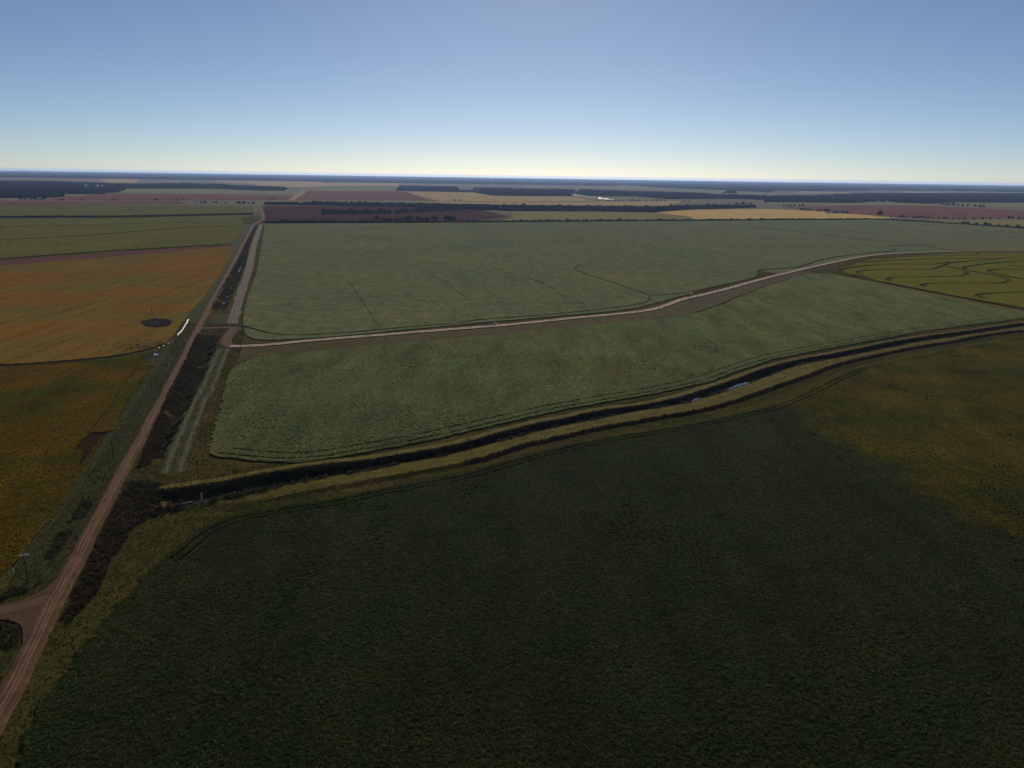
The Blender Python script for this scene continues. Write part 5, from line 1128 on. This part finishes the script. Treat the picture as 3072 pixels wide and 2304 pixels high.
# ------------------------------------------------------------------ utility poles and wires
LINE_DIR = math.atan2(ROAD_DIR[1], ROAD_DIR[0])
def pole(x, y, h, label, arms=1, group="utility poles beside the gravel road", arm=2.4, arm_mat=None, transformer=False, rz=None):
    rz = LINE_DIR - math.pi / 2 if rz is None else rz
    o = empty("utility_pole", (x, y, 0), label, "utility pole", group, rz)
    MB().tube([(0, 0, -.1), (0, 0, h * .5), (0, 0, h)], [.20, .17, .13], 10).build("pole", M_wood_pole, o)
    for k in range(arms):
        z = h - .35 - 1.9 * k
        a = MB().box((0, .17, z), (arm * (1 if k == 0 else .8), .12, .14)).build("crossarm", arm_mat or M_wood_pole, o)
        for sx in (-1, 0, 1) if k == 0 else (-1, 1):
            MB().tube([(sx * arm * .44, .17, z + .06), (sx * arm * .44, .17, z + .18), (sx * arm * .44, .17, z + .32)], [.05, .09, .05], 8).build("insulator", M_porcelain, a)
        MB().tube([(-arm * .3, .12, z - .05), (0, .05, z - .8)], .03, 5).build("brace", M_metal, a)
        MB().tube([(arm * .3, .12, z - .05), (0, .05, z - .8)], .03, 5).build("brace", M_metal, a)
    if transformer:
        t = MB().tube([(.0, -.42, h - 2.6), (0, -.42, h - 2.5), (0, -.42, h - 1.6), (0, -.42, h - 1.5)], [.2, .28, .28, .2], 12).build("transformer", M_metal, o)
        MB().tube([(0, -.42, h - 1.5), (0, -.42, h - 1.2)], .05, 6).build("bushing", M_porcelain, t)
    return o
PL = MAP['poles']
pole(*PL[0], "utility pole with crossarm whitened as a sun glint near the lower left branch road", arm_mat=M_white, arm=2.6)  # sun glint on this crossarm is put in as white colour
pole(*PL[1], "utility pole throwing a long shadow on the verge, second from the branch road")
pole(*PL[2], "utility pole with two crossarms beside the gravel road", arms=2)
pole(*PL[3], "utility pole with three wires ending near the white irrigation tube", transformer=True)
pole(*PL[4], "shorter utility pole right beside the end of the white tube", arms=1, arm=.9)
pole(*PL[5], "short thin pole at the irrigation well by the orange field", arms=1, arm=.8)
pole(*PL[6], "lone pole standing in the orange field behind the dark brush patch", arms=1, arm=1.0)
pole(*PL[7], "utility pole at the bend where the farm track starts", arms=1, arm=1.0, transformer=True)
p0 = (PL[0][0] + 24.5, PL[0][1] - 98, 10.0)
pole(*p0, "utility pole nearest to the drone beside the gravel road")
seq = [p0, PL[0], PL[1], PL[2], PL[3]]
lx = np.array([ROAD_DIR[1], -ROAD_DIR[0]])
for off, lab in ((-1.05, "thin overhead wire on the field side of the pole line"), (0.0, "thin overhead wire in the middle of the pole line"), (1.05, "thin overhead wire on the road side of the pole line")):
    pts = []
    for a, b in zip(seq[:-1], seq[1:]):
        A3 = np.array([a[0] + lx[0] * off, a[1] + lx[1] * off, a[2] - .03]); B3 = np.array([b[0] + lx[0] * off, b[1] + lx[1] * off, b[2] - .03])
        for t in np.linspace(0, 1, 15)[:-1]:
            q = A3 * (1 - t) + B3 * t; q[2] -= 4 * 1.1 * t * (1 - t); pts.append(q)
    pts.append(B3)
    tag(MB().tube(pts, .011, 5).build("overhead_wire", M_wire), lab, "wire", "overhead wires of the roadside pole line")
def span(a, b, za, zb, lab):
    A3, B3 = np.array([a[0], a[1], za]), np.array([b[0], b[1], zb])
    tag(MB().tube([(A3 * (1 - t) + B3 * t) - (0, 0, 2.0 * t * (1 - t)) for t in np.linspace(0, 1, 9)], .018, 4).build("overhead_wire", M_wire), lab, "wire")
span(PL[3], PL[4], PL[3][2] - .2, PL[4][2] - .2, "short wire between the last roadside pole and the shorter pole")
span(PL[4], PL[7], PL[4][2] - .2, PL[7][2] - .2, "wire crossing the gravel road to the track bend pole")

# transformer bank on two poles beside the farm track
hA, hB = MAP['pts']['hpoleA'], MAP['pts']['hpoleB']
cx, cy = (hA[0] + hB[0]) / 2, (hA[1] + hB[1]) / 2
o = empty("transformer_platform", (cx, cy, 0), "twin pole frame carrying transformers beside the farm track", "transformer frame")
for sx in (-2.0, 2.0):
    MB().tube([(sx, 0, -.1), (sx, 0, 10.5)], [.2, .14], 8).build("pole", M_wood_pole, o)
for z, w in ((10.2, 6.4), (8.2, 5.2)):
    MB().box((0, .22, z), (w, .14, .18)).build("crossarm", M_wood_pole, o)
pf = MB().box((0, 0, 6.0), (5.0, 1.1, .16)).build("platform", M_wood_pole, o)
for sx in (-1.3, 0, 1.3):
    t = MB().tube([(sx, 0, 6.1), (sx, 0, 6.2), (sx, 0, 7.3), (sx, 0, 7.4)], [.35, .45, .45, .3], 12).build("transformer", M_metal, o)
    MB().tube([(sx - .12, 0, 7.4), (sx - .12, 0, 7.75)], .05, 6).build("bushing", M_porcelain, t)
for sx in (-2.7, -1, 1, 2.7):
    MB().tube([(sx, .22, 10.28), (sx, .22, 10.6)], [.06, .08], 6).build("insulator", M_porcelain, o)

def pump(x, y, label, s=1.0, rz=0.3):
    o = empty("irrigation_pump", (x, y, 0), label, "irrigation pump", rz=rz)
    MB().box((0, 0, .12), (2.6 * s, 2.0 * s, .34)).build("concrete_base", WALLS['grey'], o)
    MB().tube([(-.5 * s, 0, .28), (-.5 * s, 0, 1.5 * s), (-.5 * s, 0, 1.6 * s), (-.5 * s, 0, 2.5 * s), (-.5 * s, 0, 2.65 * s)], [.28 * s, .28 * s, .42 * s, .42 * s, .2 * s], 12).build("motor", M_darkmetal, o)
    MB().tube([(-.5 * s, 0, .9 * s), (-.5 * s, -1.4 * s, .9 * s), (-.5 * s, -1.9 * s, .5 * s), (-.5 * s, -2.6 * s, .25 * s)], .2 * s, 10).build("discharge_pipe", M_metal, o)
    b = MB().box((.75 * s, .1, 1.15 * s), (1.0 * s, .7 * s, 1.3 * s)).build("control_box", M_darkmetal, o)
    MB().box((.75 * s, -.27 * s, 1.25 * s), (.8 * s, .05, .9 * s)).build("panel_door", WALLS['grey'], b)
    MB().tube([(.75 * s, .1, 1.8 * s), (.75 * s, .1, 3.4 * s)], .06 * s, 6).build("exhaust_stack", M_rust, o)
    return o
P = MAP['pts']
pump(*P['pump'], "dark irrigation pump between the orange fields", 1.25)
pump(*P['riser'], "small pump beside the puddles on the farm track", .95, .1)
o = empty("valve_post", (*P['post'], 0), "two short pipe posts beside the transformer frame", "pipe posts")
for sx in (-.8, .6):
    r_ = MB().tube([(sx, 0, -.1), (sx, 0, 3.6)], .12, 8).build("riser_pipe", M_rust, o)
    MB().tube([(sx - .3, 0, 3.4), (sx + .3, 0, 3.4)], .07, 6).build("cross_handle", M_rust, r_)
o = empty("pump_head", (*P['valve'], 0), "dark pump head with hose lying on the farm track side", "pump head")
MB().tube([(0, 0, 0), (0, 0, .9), (0, 0, 1.0), (0, 0, 1.7)], [.35, .35, .55, .4], 10).build("motor", M_darkmetal, o)
MB().tube([(.3, 0, .5), (2, -.6, .25), (5, -3, .2), (9, -4, .2), (13, -7.5, .2)], .2, 8).build("hose", M_darkmetal, o)

# white irrigation tubing on the ground
tb = resample(MAP['tube'], n=len(MAP['tube']))
o = empty("irrigation_tube", (tb[0][0], tb[0][1], 0), "bright white irrigation tube lying beside the gravel road", "irrigation tube")
q = resample(MAP['tube'], 1.0)
cuts = [0, int(len(q) * .40), int(len(q) * .66), len(q)]
for a, b in zip(cuts[:-1], cuts[1:]):
    seg = q[a:b - 1]
    w_ = wob(len(seg), 3, .35)
    seg = offset(seg, w_)
    MB().tube([(x - tb[0][0], y - tb[0][1], .3) for x, y in seg], [.34 + .05 * random.uniform(-1, 1) for _ in seg], 8).build("tube_section", M_white, o)
tb2 = resample(MAP['tube2'], n=9)
for (a, b), lab in zip(((0, 1), (2, 3), (5, 6), (7, 8)), ("first white scrap of tube next to the shorter pole", "second white scrap of tube past the shorter pole", "third faint scrap of white tube toward the pump", "last faint scrap of white tube at the pump")):
    A2, B2 = tb2[a], tb2[b]
    m2 = (A2 + B2) / 2; hv = (B2 - A2) * .3
    tag(MB().tube([(*(m2 - hv), .25), (*m2, .32), (*(m2 + hv), .22)], [.2, .3, .18], 7).build("tube_scrap", M_white), lab, "tube scrap")
# culvert pieces where the winding ditch starts
a, b = P['pipe_h0'], P['pipe_h1']
o = empty("culvert_pipe", (a[0], a[1], 0), "white rimmed culvert pipe lying across the ditch start", "culvert pipe")
dx, dy = b[0] - a[0], b[1] - a[1]
MB().tube([(0, 0, .2), (dx * .5, dy * .5, .22), (dx, dy, .24)], .42, 14).build("pipe", M_darkmetal, o)
MB().tube([(0, 0, .64), (dx, dy, .68)], .11, 8).build("rail", M_white, o)
v_ = P['pipe_v']
o = empty("standpipe", (*v_, -.4), "leaning white standpipe rising out of the ditch bank", "standpipe")
MB().tube([(0, 0, -.8), (.35, .1, 3.6)], .12, 8).build("pipe", M_white, o)
MB().tube([(.35, .1, 3.5), (.37, .1, 3.72)], .16, 8).build("cap", M_white, o)
mk = P['marker']
o = empty("marker_post", (*mk, 0), "small white marker post near the lower left branch road", "marker post")
MB().tube([(0, 0, -.1), (0, 0, 1.2)], .09, 8).build("post", M_white, o)
MB().tube([(0, 0, 1.2), (0, 0, 1.28)], [.11, .05], 8).build("cap", M_white, o)

# ------------------------------------------------------------------ far buildings
def shed(x, y, w, d, h, wall, roof, label, group=None):
    o = empty("farm_building", (x, y, 0), label, "building", group, rz=random.uniform(-.2, .2))
    wm = MB().box((0, 0, h / 2), (w, d, h)).build("wall", WALLS[wall], o)
    e = .4; r = d * .28
    v = [(-w / 2 - e, -d / 2 - e, h + .01), (w / 2 + e, -d / 2 - e, h + .01), (w / 2 + e, d / 2 + e, h + .01), (-w / 2 - e, d / 2 + e, h + .01), (-w / 2 - e, 0, h + r), (w / 2 + e, 0, h + r)]
    MB().add(v, [(0, 1, 5, 4), (2, 3, 4, 5), (1, 2, 5), (3, 0, 4), (3, 2, 1, 0)]).build("roof", WALLS[roof], o)
    MB().box((-w * .2, -d / 2 - .03, min(h * .4, 1.8)), (min(w * .25, 4), .1, min(h * .8, 3.6))).build("door", M_door, o)
    for sx in (.12, .34):
        MB().box((w * sx, -d / 2 - .03, h * .6), (min(w * .1, 1.6), .1, min(h * .3, 1.4))).build("window", M_glass, o)
labs = ["white roofed shed at the farm beside the straw coloured field", "long grey barn at the farm beside the straw coloured field", "small tan hut at the farm beside the straw coloured field",
 "white shed on the far farm lane at left", "pale house among trees at far left", "leftmost of three white sheds in the far left woods", "middle of three white sheds in the far left woods", "rightmost of three white sheds in the far left woods",
 "big white warehouse block imitating a bright glint near the horizon", "smaller pale warehouse left of the bright one near the horizon", "white far shed below the horizon, right one of a pair", "white far silo shed below the horizon, left one of a pair",  # big warehouse: white block added in place of a distant glint
 "tiny white building near the horizon left of the warehouse", "small white house before the right hand woods", "small tan house before the right hand woods"]
for b, lab in zip(MAP['bld'], labs):
    shed(*b, lab)
tx, ty = MAP['tower']
o = empty("radio_mast", (tx, ty, 0), "thin radio mast touching the horizon", "radio mast")
MB().tube([(0, 0, 0), (0, 0, 125)], [2.2, 1.2], 6).build("mast", M_metal, o)
for k in range(3):
    a = k * 2.094
    MB().tube([(0, 0, 110), (60 * math.cos(a), 60 * math.sin(a), 0)], .15, 4).build("guy_wire", M_metal, o)

# ------------------------------------------------------------------ dust trail and the hazy air
def volume(name, col, density, aniso):
    t = NT(name)
    v = t.n('ShaderNodeVolumePrincipled')
    v.inputs['Color'].default_value = (*col, 1); v.inputs['Density'].default_value = density; v.inputs['Anisotropy'].default_value = aniso
    v.inputs['Density Attribute'].default_value = ""
    t.l(v.outputs[0], t.out.inputs['Volume'])
    return t.m
def puff(name, pts, rad, mat, label):
    v, f = [], []
    n = 12
    q = np.array(pts, float)
    mb = MB(); mb.tube([tuple(a) for a in q], rad, n)
    o = mb.build(name, mat)
    return tag(o, label, "dust", kind="stuff")
d0, d1, d2 = (np.array(P[k]) for k in ('dust0', 'dust1', 'dust2'))
ts = np.linspace(0, 1, 26)
path = [(*(d0 * (1 - t) + d1 * t), 5.0 + 2 * (1 - t)) for t in ts]
rad = [max(.6, 3.4 + 3.6 * math.exp(-((t - .08) / .07) ** 2) + 2.6 * math.exp(-((t - .48) / .08) ** 2) - 2.2 * t) for t in ts]
rad[0] = .4; rad[-1] = .5
puff("dust_plume", path, rad, volume("dust_air", (1, .98, .95), .09, .72), "bright white dust trail over the far green field")
path = [(*(d2 * (1 - t) + d0 * t), 7.0 + 4 * (1 - t)) for t in ts]
rad = [max(.5, 7.5 * (1 - t) ** .5 + 2 * random.uniform(0, 1)) for t in ts]; rad[0] = .5
puff("dust_plume", path, rad, volume("thin_dust_air", (1, .98, .95), .0022, .7), "faint drifting dust before the long straight wood")

hz = MB().box((0, 22000, 64.0), (110000, 56000, 136.0)).build("haze", volume("hazy_air", (.38, .56, 1.0), 1.9e-5, .4))
tag(hz, "thin bluish haze lying over the whole plain", "haze", kind="stuff")
